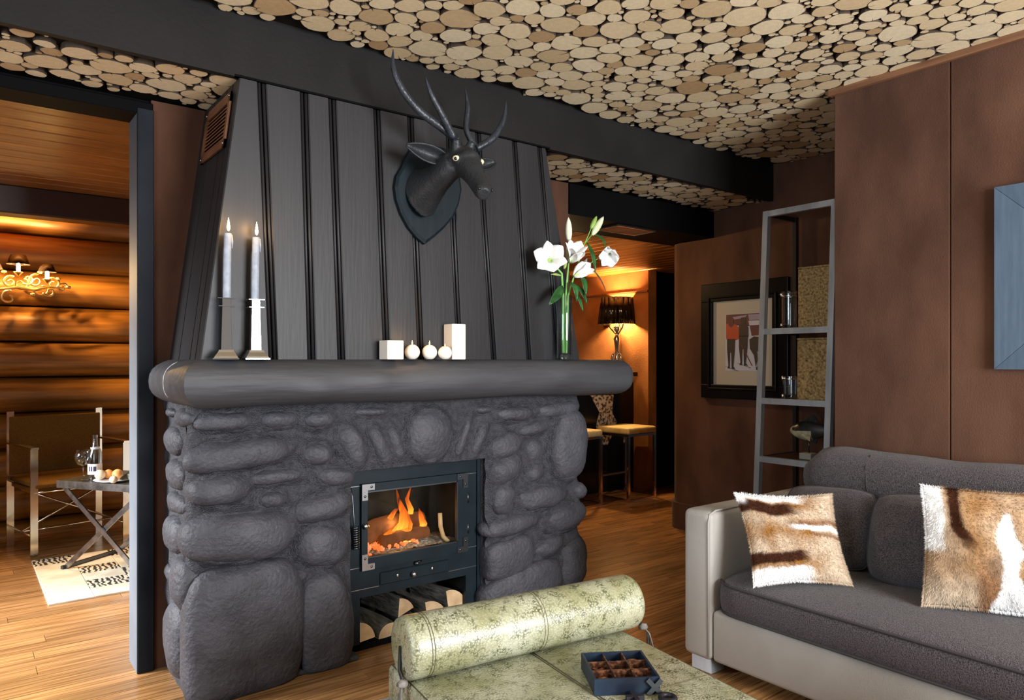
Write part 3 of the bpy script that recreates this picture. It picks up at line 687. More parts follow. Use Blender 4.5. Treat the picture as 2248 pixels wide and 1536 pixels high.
for k, (cx, cy, hw, hh, rot, bul, p) in enumerate(STONES):
    Yc = YM - bul * 0.45
    c = P(cx, cy, Y=Yc); sx = (P(cx + hw, cy, Y=Yc).x - P(cx - hw, cy, Y=Yc).x) / 2; sz = (P(cx, cy - hh, Y=Yc).z - P(cx, cy + hh, Y=Yc).z) / 2
    c.y = YM
    a = math.radians(rot); ax = (Vector((math.cos(a), 0, math.sin(a))), Vector((0, 1, 0)), Vector((-math.sin(a), 0, math.cos(a))))
    stone_obj(c, ax, (sx * 1.02, bul * 1.05, sz * 1.02), p, k); EL.append((c.x, c.z, sx, sz, a, bul))
SIDE = [(410, 917, 20, 20, .05), (384, 905, 9, 9, .04), (392, 967, 22, 31, .06), (398, 1040, 28, 33, .065), (398, 1101, 28, 23, .06), (393, 1171, 24, 40, .07), (411, 1277, 32, 60, .08), (380, 1255, 9, 18, .04), (399, 1400, 24, 86, .085)]
for k, (cx, cy, hw, hh, bul) in enumerate(SIDE):
    bul *= 0.75; Xc = XS; c = P(cx, cy, X=Xc); sy = abs(P(cx + hw, cy, X=Xc).y - P(cx - hw, cy, X=Xc).y) / 2; sz = (P(cx, cy - hh, X=Xc).z - P(cx, cy + hh, X=Xc).z) / 2
    c.x = XS; sy = min(sy, 0.13, max(0.05, c.y - 2.93))
    stone_obj(c, (Vector((0, 1, 0)), Vector((1, 0, 0)), Vector((0, 0, 1))), (sy, bul, sz), 2.4, 60 + k)
def swell(x, z):
    h = 0
    for cx, cz, sx, sz, a, bul in EL:
        dx, dz = x - cx, z - cz
        if abs(dx) > sx + .1 or abs(dz) > max(sx, sz) + .1: continue
        u = (dx * math.cos(a) + dz * math.sin(a)); v_ = (-dx * math.sin(a) + dz * math.cos(a))
        d = (math.hypot(u / sx, v_ / sz) - 1) * min(sx, sz)
        h = max(h, bul * 0.62 * math.exp(-max(d, 0) / 0.016))
    return h
XL, XO0, XO1, XE = 0.722, 1.372, 2.092, 2.735      # left flank, stove opening, right flank
OZ = 0.812
mo = MB()
def mortar(x0, x1, z0, z1):
    nu, nv = max(2, int((x1 - x0) / 0.0125)), max(2, int((z1 - z0) / 0.0125))
    def fn(u, v):
        x, z = lerp(x0, x1, u), lerp(z0, z1, v)
        e = min(1, min(x - XL, XE - x) / 0.05); e = math.sqrt(max(0, 1 - (1 - max(0, e)) ** 2))
        h = swell(x, z) + 0.007 * mnoise.noise(Vector((x * 14, z * 14, 3)))
        return (x, YM + 0.04 * (1 - e) - h, z)
    mo.grid(fn, nu, nv)
mortar(XL, XO0, 0, TOPZ); mortar(XO1, XE, 0, TOPZ); mortar(XO0, XO1, OZ, TOPZ)
mo.box(XL, XO0, YM + 0.02, YW, 0, TOPZ); mo.box(XO1, XE, YM + 0.02, YW, 0, TOPZ); mo.box(XO0, XO1, YM + 0.006, YW, OZ, TOPZ)
mo.tube([(XL + 0.016, YM + 0.018, z * TOPZ / 20) for z in range(21)], [0.034 + 0.006 * mnoise.noise(Vector((z * .7, 2, 1))) for z in range(21)], 14)
mo.grid(lambda u, v: (XL - 0.012 + 0.012 * mnoise.noise(Vector((u * 6, v * 16, 1))) , lerp(YM + 0.03, YW, u), v * TOPZ), 14, 50)
obj('mortar', mo, 'mortar', fp, smooth=True, angle=50, recalc=False)
# plinth skirt where the stones meet the floor
m = MB(); m.rbox(XL - 0.01, XO0 + 0.02, YM - 0.055, YM + 0.1, 0, 0.022, r=0.008, seg=2)
obj('plinth', m, 'mortar', fp)

# mantel log: front run and mitred return
ml = thing('mantel_log', 'dark grey painted log mantel shelf over the stone fireplace', 'mantel', (1.8, 2.86, 1.12))
def log_ring(cx, cy, zc, dirx, diry, hw, hv, seed, n=28, squash=0.0):
    out = []
    for j in range(n):
        a = 2 * PI * j / n; ca_, sa_ = math.cos(a), math.sin(a)
        u = math.copysign(abs(ca_) ** 0.85, ca_) * hw; v = math.copysign(abs(sa_) ** 0.80, sa_) * hv
        if v > 0: v = min(v, hv * 0.93)
        out.append((u, v))
    return out
YC, ZC, HWD, HVD = 2.895, 1.212, 0.150, 0.097
XC0, XB = 0.785, 2.985               # mitre corner centre, right end
PRF = log_ring(0, 0, 0, 1, 0, HWD, HVD, 0)
def lk(s_): return 1 + 0.035 * math.sin(s_ * 3.1 + 0.6) + 0.02 * math.sin(s_ * 7.7)
rg = [[(XC0 + u * 0.95, YC + u, ZC + v) for u, v in PRF]]
N_ = 44
for i in range(N_ + 1):
    t = i / N_; x = lerp(0.96, XB, t); endk = 1.0; k = lerp(1, lk(x), min(1, t * 6))
    if i >= N_ - 5:
        e = (i - (N_ - 5)) / 5; endk = math.sqrt(max(0.12, 1 - e * e * 0.80)); x = XB - 0.07 + 0.09 * e
    r_ = []
    for (u, v) in PRF:
        top = v > HVD * 0.9
        vv = v * endk * (1 if top else k); uu = u * endk * (k if u < 0 else 1)
        kn = 0.014 * math.exp(-((x - 1.15) ** 2) / 0.004 - ((v + 0.04) ** 2) / 0.002) + 0.012 * math.exp(-((x - 1.42) ** 2) / 0.003 - ((v - 0.02) ** 2) / 0.004) + 0.012 * math.exp(-((x - 2.45) ** 2) / 0.006 - ((v - 0.01) ** 2) / 0.003) if u < 0 else 0
        r_.append((x, YC + uu - kn, ZC + vv - (0 if top else 0.004 * math.sin(x * 5))))
    rg.append(r_)
m = MB(); m.rings(rg); obj('front_log', m, 'log_paint', ml, smooth=True, angle=45)
rg = [[(XC0 + u * 0.95 - 0.0005, YC + u, ZC + v) for u, v in PRF]]
for i in range(8):
    y = lerp(3.06, YW - 0.003, i / 7); k = 1 - 0.03 * (i / 7) ** 2
    rg.append([(XC0 + u * 0.95 * (1.06 if u < 0 else 1) * k, y, ZC + (v if v > HVD * .9 else v * k)) for u, v in PRF])
m = MB(); m.rings(rg); obj('side_log', m, 'log_paint', ml, smooth=True, angle=45)
m = MB(); m.tube([(XC0 - 0.1425 * abs(math.sin(a)) ** 0.85 * 1.04 - 0.0015, 3.03, ZC + 0.097 * abs(math.cos(a)) ** 0.8 * math.copysign(1, math.cos(a))) for a in [i * PI / 24 for i in range(5, 17)]], 0.0016, n=6)
obj('crack_filler', m, 'plate', ml, smooth=True, label='thin pale line of a filled crack')

# ------------------------------------------------------------------ stove insert
SY = 2.99
st = thing('stove_insert', 'blue-black cast iron stove with glass door set into the stone fireplace', 'stove', (1.72, 3.1, 0))
m = MB()
m.box(1.372, 2.092, SY + 0.004, SY + 0.03, 0.745, OZ); m.box(1.372, 1.437, SY, SY + 0.03, 0.0, 0.745); m.box(2.006, 2.068, SY, SY + 0.03, 0.0, 0.745)
m.box(1.437, 2.006, SY, SY + 0.03, 0.235, 0.358)
m.box(2.072, 2.092, SY - 0.004, SY + 0.03, 0.0, OZ)
obj('body', m, 'stove_iron', st)
m = MB()
for (xa, xb, z) in ((1.374, 1.437, .735), (1.374, 1.437, .37), (1.374, 1.53, .2715), (2.006, 2.068, .735), (2.006, 2.068, .37), (1.905, 2.068, .2715)):
    obj('seam_strip', MB().box(xa, xb, SY - 0.0022, SY, z, z + 0.0025), 'steel', st)
# fire chamber and wood niche
m = MB(); m.box(1.40, 2.05, 3.315, 3.33, 0.0, 0.745); m.box(1.40, 1.415, SY + .03, 3.33, 0, 0.745); m.box(2.035, 2.05, SY + .03, 3.33, 0, 0.745)
m.box(1.40, 2.05, SY + .03, 3.33, 0.74, 0.755); m.box(1.40, 2.05, SY + .03, 3.33, 0.36, 0.385)
obj('fire_chamber', m, 'stove_inside', st)
m = MB(); m.box(1.40, 2.05, SY + 0.0, 3.32, 0.0, 0.028); m.box(1.40, 2.05, SY + .03, 3.32, 0.232, 0.236); obj('wood_niche', m, 'black_paint', st)
dr = obj('door', MB().box(1.437, 2.004, SY - 0.018, SY, 0.712, 0.745).box(1.437, 2.004, SY - 0.018, SY, 0.360, 0.412).box(1.437, 1.466, SY - 0.018, SY, 0.412, 0.712).box(1.945, 2.004, SY - 0.018, SY, 0.412, 0.712), 'stove_iron', st)
obj('glass_pane', MB().box(1.466, 1.945, SY - 0.008, SY - 0.004, 0.412, 0.712), 'pane', dr)
m = MB()
for (a, b, c, d) in ((1.464, 1.945, 0.706, 0.712), (1.464, 1.945, 0.412, 0.418), (1.940, 1.946, 0.412, 0.712)): m.box(a, b, SY - 0.021, SY - 0.003, c, d)
obj('glass_bead', m, 'dark_steel', dr)
def corner(x, z, sx_, sz_, mt):
    m = MB(); a, b = sorted((x, x + sx_ * 0.062)); c, d = sorted((z, z - sz_ * 0.028)); m.box(a, b, SY - 0.023, SY - 0.018, c, d)
    a, b = sorted((x, x + sx_ * 0.028)); c, d = sorted((z, z - sz_ * 0.072)); m.box(a, b, SY - 0.0232, SY - 0.018, c, d)
    o = obj('corner_plate', m, mt, dr)
    for (qx, qz) in ((x + sx_ * 0.046, z - sz_ * 0.014), (x + sx_ * 0.014, z - sz_ * 0.054)):
        obj('rivet', MB().ell((qx, SY - 0.0235, qz), (.006, .003, .006), 10, 6), 'dark_steel', o, smooth=True)
corner(1.437, 0.745, 1, 1, 'steel'); corner(1.437, 0.360, 1, -1, 'steel'); corner(2.004, 0.745, -1, 1, 'dark_steel'); corner(2.004, 0.360, -1, -1, 'dark_steel')
for z in (0.62, 0.47):
    obj('hinge', MB().tube([(2.010, SY - 0.012, z - 0.025), (2.010, SY - 0.012, z + 0.025)], 0.006, 8), 'dark_steel', dr, smooth=True)
obj('latch', MB().ell((1.452, SY - 0.030, 0.560), (.014, .014, .014), 12, 8).tube([(1.452, SY - .018, .56), (1.47, SY - .03, .557)], .005, 6), 'chrome', dr, smooth=True)
dw = obj('ash_drawer', MB().rbox(1.534, 1.902, SY - 0.010, SY + 0.002, 0.277, 0.333, r=0.003, seg=1), 'stove_iron', st)
obj('knob', MB().ell((1.699, SY - 0.026, 0.302), (.013, .013, .013), 12, 8).tube([(1.699, SY - .02, .302), (1.699, SY, .302)], .006, 8), 'chrome', dw, smooth=True)
for x in (1.622, 1.808): obj('screw', MB().ell((x, SY - 0.010, 0.306), (.007, .004, .009), 10, 6), 'chrome', dw, smooth=True)
obj('air_lever', MB().ell((1.722, SY - .012, .347), (.014, .012, .010), 10, 6).bar((1.715, SY - .012, .35), (1.745, SY - .016, .356), .006, .006), 'dark_steel', st, smooth=True)
hp_ = obj('handle', MB().tube([(1.386, SY - 0.012, 0.735), (1.387, SY - 0.028, 0.70), (1.391, SY - 0.036, 0.60), (1.399, SY - 0.045, 0.47)], .0045, 8), 'dark_steel', st, smooth=True)
coil = [(1.399 - 0.003 + 0.013 * math.cos(a) , SY - 0.044 + 0.013 * math.sin(a), 0.468 + 0.100 * a / (2 * PI * 10)) for a in [i * PI / 5 for i in range(101)]]
obj('coil_grip', MB().tube(coil, .0042, 6), 'dark_steel', hp_, smooth=True)
# fire
m = MB(); m.grid(lambda u, v: (lerp(1.42, 2.03, u), lerp(3.03, 3.30, v), 0.388 + 0.030 * math.sin(PI * u) * (0.6 + 0.4 * math.sin(PI * v)) + 0.012 * mnoise.noise(Vector((u * 22, v * 14, 2)))), 46, 24)
obj('ash_bed', m, 'ash', st, smooth=False, recalc=False)
er = random.Random(2)
m = MB()
for i in range(120):
    x, y = (er.uniform(1.56, 1.78), er.uniform(3.04, 3.2)) if i < 85 else (er.uniform(1.47, 1.51), er.uniform(3.02, 3.06))
    z = 0.415 + er.uniform(0, 0.012) if i < 85 else er.uniform(0.40, 0.47)
    m.ell((x, y, z), (er.uniform(.005, .011),) * 3, 6, 4, amp=.3, seed=i)
obj('embers', m, 'ember', st, kind='stuff')
for (p0, p1, r) in (((1.50, 3.15, .46), (1.74, 3.2, .50), .05), ((1.66, 3.22, .47), (1.90, 3.24, .485), .045), ((1.60, 3.1, .44), (1.86, 3.12, .45), .032)):
    obj('burning_log', MB().tube([p0, (Vector(p0) + Vector(p1)) / 2 + Vector((0, 0, .008)), p1], [r, r * 1.05, r * .9], 10), 'char', st, smooth=True)
obj('fire_dog', MB().tube([(1.90, 3.06, .545), (1.90, 3.055, .48), (1.91, 3.045, .43), (1.93, 3.03, .405)], .011, 8), 'split_wood', st, smooth=True)
def flame(pts, rads, name='flame'):
    m = MB(); m.tube(pts, rads, 12, flat=0.5, up=(1, 0, 0)); me = m.mesh('flame', True); z0, z1 = min(v[2] for v in m.v), max(v[2] for v in m.v)
    vattr(me, 'rad', [(v[2] - z0) / (z1 - z0) for v in m.v]); me.materials.append(MATS['fire']); obj(name, me, [], st)
def FP(x, y, Y=3.12): return P(x, y, Y=Y)
flame([FP(868, 1188), FP(876, 1170), FP(886, 1148), FP(885, 1122), FP(876, 1100), FP(870, 1072)], [.040, .042, .028, .019, .011, .0015])
flame([FP(880, 1185, 3.10), FP(890, 1172, 3.10), FP(897, 1150, 3.10), FP(893, 1130, 3.10), FP(888, 1112, 3.10)], [.034, .034, .022, .012, .0015])
flame([FP(858, 1150, 3.16), FP(856, 1138, 3.16), FP(866, 1122, 3.16), FP(880, 1110, 3.16)], [.010, .016, .011, .0015])
flame([FP(926, 1165), FP(930, 1150), FP(924, 1132), FP(919, 1114)], [.018, .021, .014, .0015])
flame([FP(898, 1150, 3.22), FP(902, 1118, 3.22), FP(893, 1095, 3.22), FP(903, 1066, 3.22)], [.016, .016, .011, .0015])
flame([FP(846, 1182, 3.1), FP(856, 1172, 3.1), FP(866, 1160, 3.1), FP(874, 1146, 3.1)], [.024, .020, .012, .0015])
flame([FP(905, 1182, 3.1), FP(900, 1176, 3.1), FP(894, 1168, 3.1)], [.022, .016, .002])
point('fire_light', (1.70, 3.12, 0.52), 1.6, (1.0, 0.45, 0.12), 0.05)
# firewood in the niche: each split log its own thing
FWL = ['split log with dark bark, lowest at the stone end of the wood niche', 'half-round split log with dark bark, broad pale face at the niche front', 'brown split log with a steep wedge-shaped face lying on the half-round log',
       'pinkish triangular split log wedged low in the middle of the niche', 'grey-barked split log behind the bolster, tall pale quarter face', 'grey-barked split log topmost at the hinge side of the niche', 'dark split log lying behind the others in the wood niche']
def firewood(c, r, L, shape, rot, lab, slope=0.0, yaw=0.0):
    t = thing('firewood_log', lab, 'firewood', (c[0], c[1], c[2]), 0, 'split logs stacked under the stove')
    pts = []
    if shape == 'half': pts = [(r * math.cos(a), r * math.sin(a)) for a in [PI * i / 10 for i in range(11)]]
    elif shape == 'quarter': pts = [(0, 0)] + [(r * 1.2 * math.cos(a), r * 1.2 * math.sin(a)) for a in [PI * 0.55 * i / 8 for i in range(9)]]
    else: pts = [(0, 0)] + [(r * 1.3 * math.cos(a), r * 1.3 * math.sin(a)) for a in [PI * 0.36 * i / 6 for i in range(7)]]
    cr_, sr_ = math.cos(rot), math.sin(rot); pts = [(x * cr_ - y * sr_, x * sr_ + y * cr_) for x, y in pts]
    m = MB(); rg = []
    for i in range(6):
        q = i / 5; k = 1 + 0.04 * math.sin(q * 5 + r * 90)
        rg.append([(c[0] + x * k + yaw * q * L, c[1] + q * L, c[2] + y_ * k + slope * q * L) for x, y_ in pts])
    n_ = len(pts)
    m.rings(rg, 0, False, True); obj('bark', m, 'bark', t, smooth=True, angle=50)
    m = MB(); f0 = rg[0]; f1 = rg[-1]; m.add([(x, y - 0.001, z) for x, y, z in f0], [tuple(range(n_))])
    obj('cut_face', m, 'split_wood', t, recalc=False)
firewood((1.425, 3.00, 0.032), .075, .26, 'quarter', 0.1, FWL[0], .0, -.05)
firewood((1.592, 2.995, 0.030), .062, .28, 'half', 0.12, FWL[1], .02, -.12)
firewood((1.645, 3.02, 0.096), .068, .26, 'wedge', 0.35, FWL[2], .05, -.25)
firewood((1.685, 3.00, 0.030), .062, .26, 'wedge', 0.02, FWL[3], .0, -.05)
firewood((1.80, 3.01, 0.032), .088, .26, 'quarter', -0.02, FWL[4], .05, -.2)
firewood((1.925, 3.02, 0.068), .082, .26, 'quarter', 0.0, FWL[5], .06, -.25)
# ------------------------------------------------------------------ things on the mantel
MZ = 1.3022                      # top of the mantel
def flame_drop(c, h, parent, name='flame'):
    m = MB(); m.lathe([(0.0005, 0), (h * .09, h * .12), (h * .12, h * .28), (h * .09, h * .52), (h * .045, h * .8), (0.0004, h)], c, 12)
    return obj(name, m, 'flame', parent, smooth=True)
def candlestick(px, y_top, label, yaw=-.05):
    c = P(px, 778, Y=2.80); c.z = MZ
    t = thing('candlestick', label, 'candlestick', c, yaw, 'chrome candlesticks on the mantel')
    R = Matrix.Translation(c) @ Matrix.Rotation(yaw, 4, 'Z')
    def sq(z0, w0, z1, w1, mi=0, mb=None):
        mb = mb or MB(); mb.rings([[R @ Vector((a * w, b * w, z)) for a, b in ((-1, -1), (1, -1), (1, 1), (-1, 1))] for z, w in ((z0, w0), (z1, w1))]); return mb
    m = MB(); sq(0, .045, .005, .045, mb=m); sq(.005, .042, .012, .039, mb=m); sq(.012, .039, .027, .029, mb=m); sq(.027, .029, .036, .025, mb=m); obj('base', m, 'chrome', t)
    m = MB(); sq(.036, .0185, .195, .0145, mb=m); sq(.195, .0145, .228, .0145, mb=m); obj('column', m, 'chrome', t)
    obj('collar', sq(.197, .027, .1995, .027), 'chrome', t); obj('drip_plate', sq(.226, .029, .2285, .029), 'chrome', t)
    return t, c
def taper(c, z0, z1, label):
    t = thing('taper_candle', label, 'candle', (c.x, c.y, z0), 0, 'grey taper candles in the candlesticks')
    m = MB(); n = 14
    m.rings([[(c.x + dx + r * math.cos(2 * PI * j / n), c.y + r * math.sin(2 * PI * j / n), z) for j in range(n)] for z, r, dx in
             [(lerp(z0, z1, i / 10), lerp(.0145, .0135, i / 10) * (1 + .02 * math.sin(i * 2.2)), .004 * (i / 10) ** 2) for i in range(11)]])
    obj('wax', m, 'wax_grey', t, smooth=True, angle=50)
    obj('wick', MB().tube([(c.x + .004, c.y, z1), (c.x + .006, c.y, z1 + .012)], .0012, 6), 'wick', t)
    flame_drop((c.x + .006, c.y, z1 + .008), .052, t)
    if z1 > 1.74: obj('wax_drip', MB().tube([(c.x + .017, c.y - .004, z1 - .004), (c.x + .0185, c.y - .004, z1 - .03), (c.x + .018, c.y - .004, z1 - .055)], [.002, .004, .002], 6), 'wax_grey', t, smooth=True)
    point('candle_light', (c.x + .006, c.y - 0.03, z1 + .05), 0.55, (1.0, 0.55, 0.2), 0.012)
for px_, yt, lab in ((498, 512, 'tall'), (560, 521, 'short')):
    far = px_ > 520
    t, c = candlestick(px_, yt, 'polished silver candlestick ' + ('nearer the white candles, holding the lower flame' if far else 'at the mantel corner, holding the dripping candle'), -.07 if far else -.34)
    taper(c, MZ + .2288, P(px_, yt, Y=2.80).z, 'lit grey taper candle ' + ('with the lower flame, in the inner candlestick' if far else 'with a wax drip, in the outer candlestick'))
# white candles
c = P(860, 783, Y=2.79); t = thing('cube_candle', 'white cube candle beside the ball candles on the mantel', 'candle', (c.x, c.y, MZ))
obj('wax', MB().rbox(c.x - .039, c.x + .039, c.y - .036, c.y + .042, MZ, MZ + .082, r=.004), 'wax_white', t); obj('wick', MB().tube([(c.x, c.y, MZ + .082), (c.x, c.y, MZ + .09)], .0012, 6), 'wick', t)
c = P(1000, 785, Y=2.80); t = thing('pillar_candle', 'tall square white pillar candle on the mantel', 'candle', (c.x, c.y, MZ))
obj('wax', MB().rbox(c.x - .037, c.x + .037, c.y - .03, c.y + .044, MZ, MZ + .162, r=.004), 'wax_white', t); obj('wick', MB().tube([(c.x, c.y, MZ + .162), (c.x, c.y, MZ + .168)], .0012, 6), 'wick', t)
for px_, yy_, Yb, lab, lit in ((905, 768, 2.79, 'lit white ball candle next to the cube candle', 1), (943, 767, 2.79, 'lit white ball candle in the middle of the three', 1), (977, 770, 2.755, 'white ball candle standing before the square pillar candle', 1)):
    c = P(px_, yy_, Y=Yb); r = .0335 if yy_ < 770 else .031; t = thing('ball_candle', lab, 'candle', (c.x, c.y, MZ), 0, 'white ball candles on the mantel')
    m = MB(); m.lathe([(r * math.cos(a), MZ + r * (1 + math.sin(a)) - .001) for a in [-1.2 + i * (2.45 / 12) for i in range(13)]], (c.x, c.y, 0), 20); obj('wax', m, 'wax_white', t, smooth=True, angle=60)
    flame_drop((c.x, c.y, MZ + 2 * r - .004), .021 if yy_ < 770 else .012, t)
point('ball_candle_light', (P(924, 750, Y=2.74).x, 2.72, MZ + .10), 0.35, (1.0, 0.55, 0.2), 0.012)

# vase with lilies
vc = P(1239, 788, Y=2.80)
va = thing('glass_vase', 'clear glass cylinder vase holding white lilies on the mantel', 'vase', (vc.x, vc.y, MZ))
h = .33
obj('glass', MB().lathe([(.001, 0.0), (.038, 0.0), (.040, .006), (.041, h - .004), (.040, h), (.0375, h - .004), (.0365, .03), (.034, .026), (.001, .024)], (vc.x, vc.y, MZ + .0005), 32, cap0=False, cap1=False), 'clear_glass', va, smooth=True, angle=60)
obj('water', MB().lathe([(.001, .025), (.033, .027), (.0358, .032), (.0362, .185), (.001, .185)], (vc.x, vc.y, MZ + .0005), 32, cap0=False, cap1=False), 'water', va, smooth=True, angle=60)
def petal(m, base, axis, side, L, W, open_a, curl, mi=0):
    """one petal leaving base, opening from axis toward side"""
    axis = Vector(axis).normalized(); side = (Vector(side) - axis * Vector(side).dot(axis)).normalized(); tan = axis.cross(side)
    def fn(u, v):
        a = open_a * (0.35 + 0.65 * v) + curl * v * v * v
        # integrate the arc
        k = 8; p = Vector(base)
        for i in range(k):
            vv = v * (i + .5) / k; aa = open_a * (0.25 + 0.75 * vv) + curl * vv ** 3
            p = p + (axis * math.cos(aa) + side * math.sin(aa)) * (L * v / k)
        w_ = W * (math.sin(PI * min(1, v * .93 + .05)) ** 0.8) * (1 if v < .97 else .5); q = (u - .5) * 2
        nrm = side * math.cos(a) - axis * math.sin(a)
        return p + tan * q * w_ - nrm * (w_ * .35 * q * q - .1 * w_) * 0.8 * -1
    m.grid(fn, 6, 9, mi)
lr = random.Random(5)
def lily(parent, base, axis, L, W, open_a, curl, jitter=.1):
    axis = Vector(axis).normalized(); ref = Vector((0, 0, 1)) if abs(axis.z) < .9 else Vector((1, 0, 0)); s0 = (ref - axis * ref.dot(axis)).normalized(); s1 = axis.cross(s0)
    for k in range(6):
        a = 2 * PI * k / 6 + .2; sd = s0 * math.cos(a) + s1 * math.sin(a); m = MB()
        petal(m, Vector(base) + sd * .004, axis, sd, L * lr.uniform(.94, 1.06), W * (1.12 if k % 2 else .85), open_a * lr.uniform(1 - jitter, 1 + jitter), curl)
        o = obj('petal', m, 'petal', parent, smooth=True, recalc=False)
        md = o.modifiers.new('thick', 'SOLIDIFY'); md.thickness = .0012
    m = MB(); m.lathe([(.003, 0), (.010, L * .1), (.012, L * .22), (.004, L * .25)], (0, 0, 0), 10)
    R = axis.to_track_quat('Z', 'Y').to_matrix().to_4x4(); m.v = [tuple(Matrix.Translation(Vector(base)) @ R @ Vector(v)) for v in m.v]
    obj('throat', m, 'petal_green', parent, smooth=True)
def bud(parent, p0, p1, r, mt):
    p0, p1 = Vector(p0), Vector(p1); m = MB(); m.tube([p0.lerp(p1, q) for q in (0, .12, .3, .5, .7, .88, 1)], [r * k for k in (.3, .75, .98, 1, .85, .5, .08)], 10); obj('bud', m, mt, parent, smooth=True)
def leaf(parent, p0, p1, w, sag=.0, mt='leaf', nrm=(0, -1, .3)):
    p0, p1 = Vector(p0), Vector(p1); d = p1 - p0; tn = d.normalized().cross(Vector(nrm)).normalized(); up = tn.cross(d.normalized()); m = MB()
    m.grid(lambda u, v: p0 + d * v + Vector((0, 0, -sag * v * v)) + up * sag * .8 * math.sin(PI * v) + tn * ((u - .5) * 2 * w * math.sin(PI * (v * .93 + .05)) ** .8) + up * abs(u - .5) * w * .5, 4, 9)
    o = obj('leaf', m, mt, parent, smooth=True, recalc=False); md = o.modifiers.new('thick', 'SOLIDIFY'); md.thickness = .0008
def V(x, y, Y=2.78): return P(x, y, Y=Y)
VB = Vector((vc.x, vc.y, MZ + .034))
CAMD = Vector((-.62, -.78, 0))     # roughly toward the room
# stem 1: wide open lily facing the room
l1 = thing('lily_stem', 'white lily with a wide open star-shaped flower facing the room', 'flower', VB, 0, 'white lilies in the glass vase')
obj('stem', MB().tube([VB + Vector((-.006, 0, 0)), V(1236, 740, 2.80), V(1236, 650, 2.80), V(1233, 600, 2.79), V(1214, 578, 2.77)], [.008, .008, .007, .006, .004], 8), 'stem', l1, smooth=True)
lily(l1, V(1206, 574, 2.765), (-.55, -.75, .12), .120, .041, 1.05, .25)
for (a, b) in (((1226, 578), (1222, 560)), ((1233, 582), (1234, 560)), ((1238, 590), (1243, 574))): bud(l1, V(*a), V(*b), .009, 'green_bud')
for q in range(5):
    a = q * 1.25; b0 = V(1211, 575, 2.755); b1 = b0 + Vector((-.04 + .012 * math.cos(a), -.045, .012 * math.sin(a)))
    obj('stamen', MB().tube([b0, b1], .0011, 5), 'petal_green', l1); 
leaf(l1, V(1236, 630, 2.79), V(1204, 660, 2.74), .024, .02)
leaf(l1, V(1232, 605, 2.78), V(1209, 600, 2.75), .006, .005, 'green_bud')
# stem 2: upright bud over a half open flower
l2 = thing('lily_stem', 'white lily with a half open flower below a tall upright bud', 'flower', VB, 0, 'white lilies in the glass vase')
obj('stem', MB().tube([VB + Vector((.006, .004, 0)), V(1241, 740, 2.805), V(1242, 650, 2.805), V(1246, 600, 2.80), V(1249, 570, 2.80), V(1249, 525, 2.80)], [.008, .008, .007, .005, .004, .003], 8), 'stem', l2, smooth=True)
lily(l2, V(1252, 576, 2.79), (-.08, -.45, .60), .120, .041, .66, .35)
bud(l2, V(1249, 530, 2.80), V(1248, 477, 2.80), .0175, 'bud')
leaf(l2, V(1248, 620, 2.79), V(1265, 650, 2.75), .02, .03)
leaf(l2, V(1260, 625, 2.79), V(1288, 660, 2.75), .016, .02)
# stem 3: side-facing trumpets and two buds
l3 = thing('lily_stem', 'leaning white lily stem with two trumpet flowers and paired buds', 'flower', VB, 0, 'white lilies in the glass vase')
obj('stem', MB().tube([VB + Vector((.008, -.006, 0)), V(1244, 740, 2.79), V(1247, 650, 2.79), V(1262, 600, 2.79), V(1283, 535, 2.79), V(1302, 512, 2.79)], [.007, .007, .006, .004, .003, .0025], 8), 'stem', l3, smooth=True)
obj('branch', MB().tube([V(1283, 535, 2.79), V(1292, 515, 2.79), V(1298, 500, 2.79)], .0025, 6), 'stem', l3, smooth=True)
obj('branch', MB().tube([V(1265, 595, 2.79), V(1300, 575, 2.80), V(1325, 560, 2.80), V(1341, 556, 2.80)], .0025, 6), 'stem', l3, smooth=True)
bud(l3, V(1300, 516, 2.79), V(1325, 475, 2.79), .0185, 'bud'); bud(l3, V(1297, 502, 2.80), V(1310, 474, 2.81), .013, 'green_bud')
lily(l3, V(1260, 606, 2.775), (.60, -.25, .42), .115, .034, .36, .55)
lily(l3, V(1341, 552, 2.80), (-.55, -.45, -.40), .122, .040, .50, .45)
leaf(l3, V(1287, 532, 2.79), V(1306, 590, 2.76), .015, .02); leaf(l3, V(1303, 514, 2.79), V(1330, 540, 2.77), .010, .03)
leaf(l3, V(1300, 590, 2.80), V(1330, 635, 2.80), .006, .01, 'leaf_dark'); leaf(l3, V(1262, 640, 2.79), V(1279, 680, 2.76), .012, .01); leaf(l3, V(1270, 600, 2.79), V(1285, 640, 2.74), .020, .02)

# ------------------------------------------------------------------ deer head
dh = thing('deer_head_mount', 'matt black deer head sculpture with four-pointed antlers on a shield plaque', 'trophy', P(930, 440, Y=YF))
SH = [(897, 330), (884, 352), (878, 368), (866, 388), (862, 412), (866, 440), (876, 470), (892, 500), (910, 522), (928, 537), (948, 522), (970, 502), (990, 478), (1002, 450), (1008, 418), (1004, 390), (990, 368), (985, 345), (972, 328), (935, 318)]
m = MB(); b0 = [P(x, y, Y=YF - .002) for x, y in SH]; cc = sum(b0, Vector()) / len(b0)
m.rings([b0, [p + Vector((0, -.020, 0)) for p in b0], [cc + (p - cc) * .93 + Vector((0, -.028, 0)) for p in b0]]); obj('plaque', m, 'plaque_paint', dh)
def oring(c, t, w, h, n=20, up=(0, 0, 1)):
    t = Vector(t).normalized(); u = Vector(up); u = (u - t * u.dot(t)).normalized(); x = t.cross(u)
    return [Vector(c) + x * w * math.cos(2 * PI * j / n) + u * h * math.sin(2 * PI * j / n) for j in range(n)]
D = lambda x, y, Y: P(x, y, Y=Y)
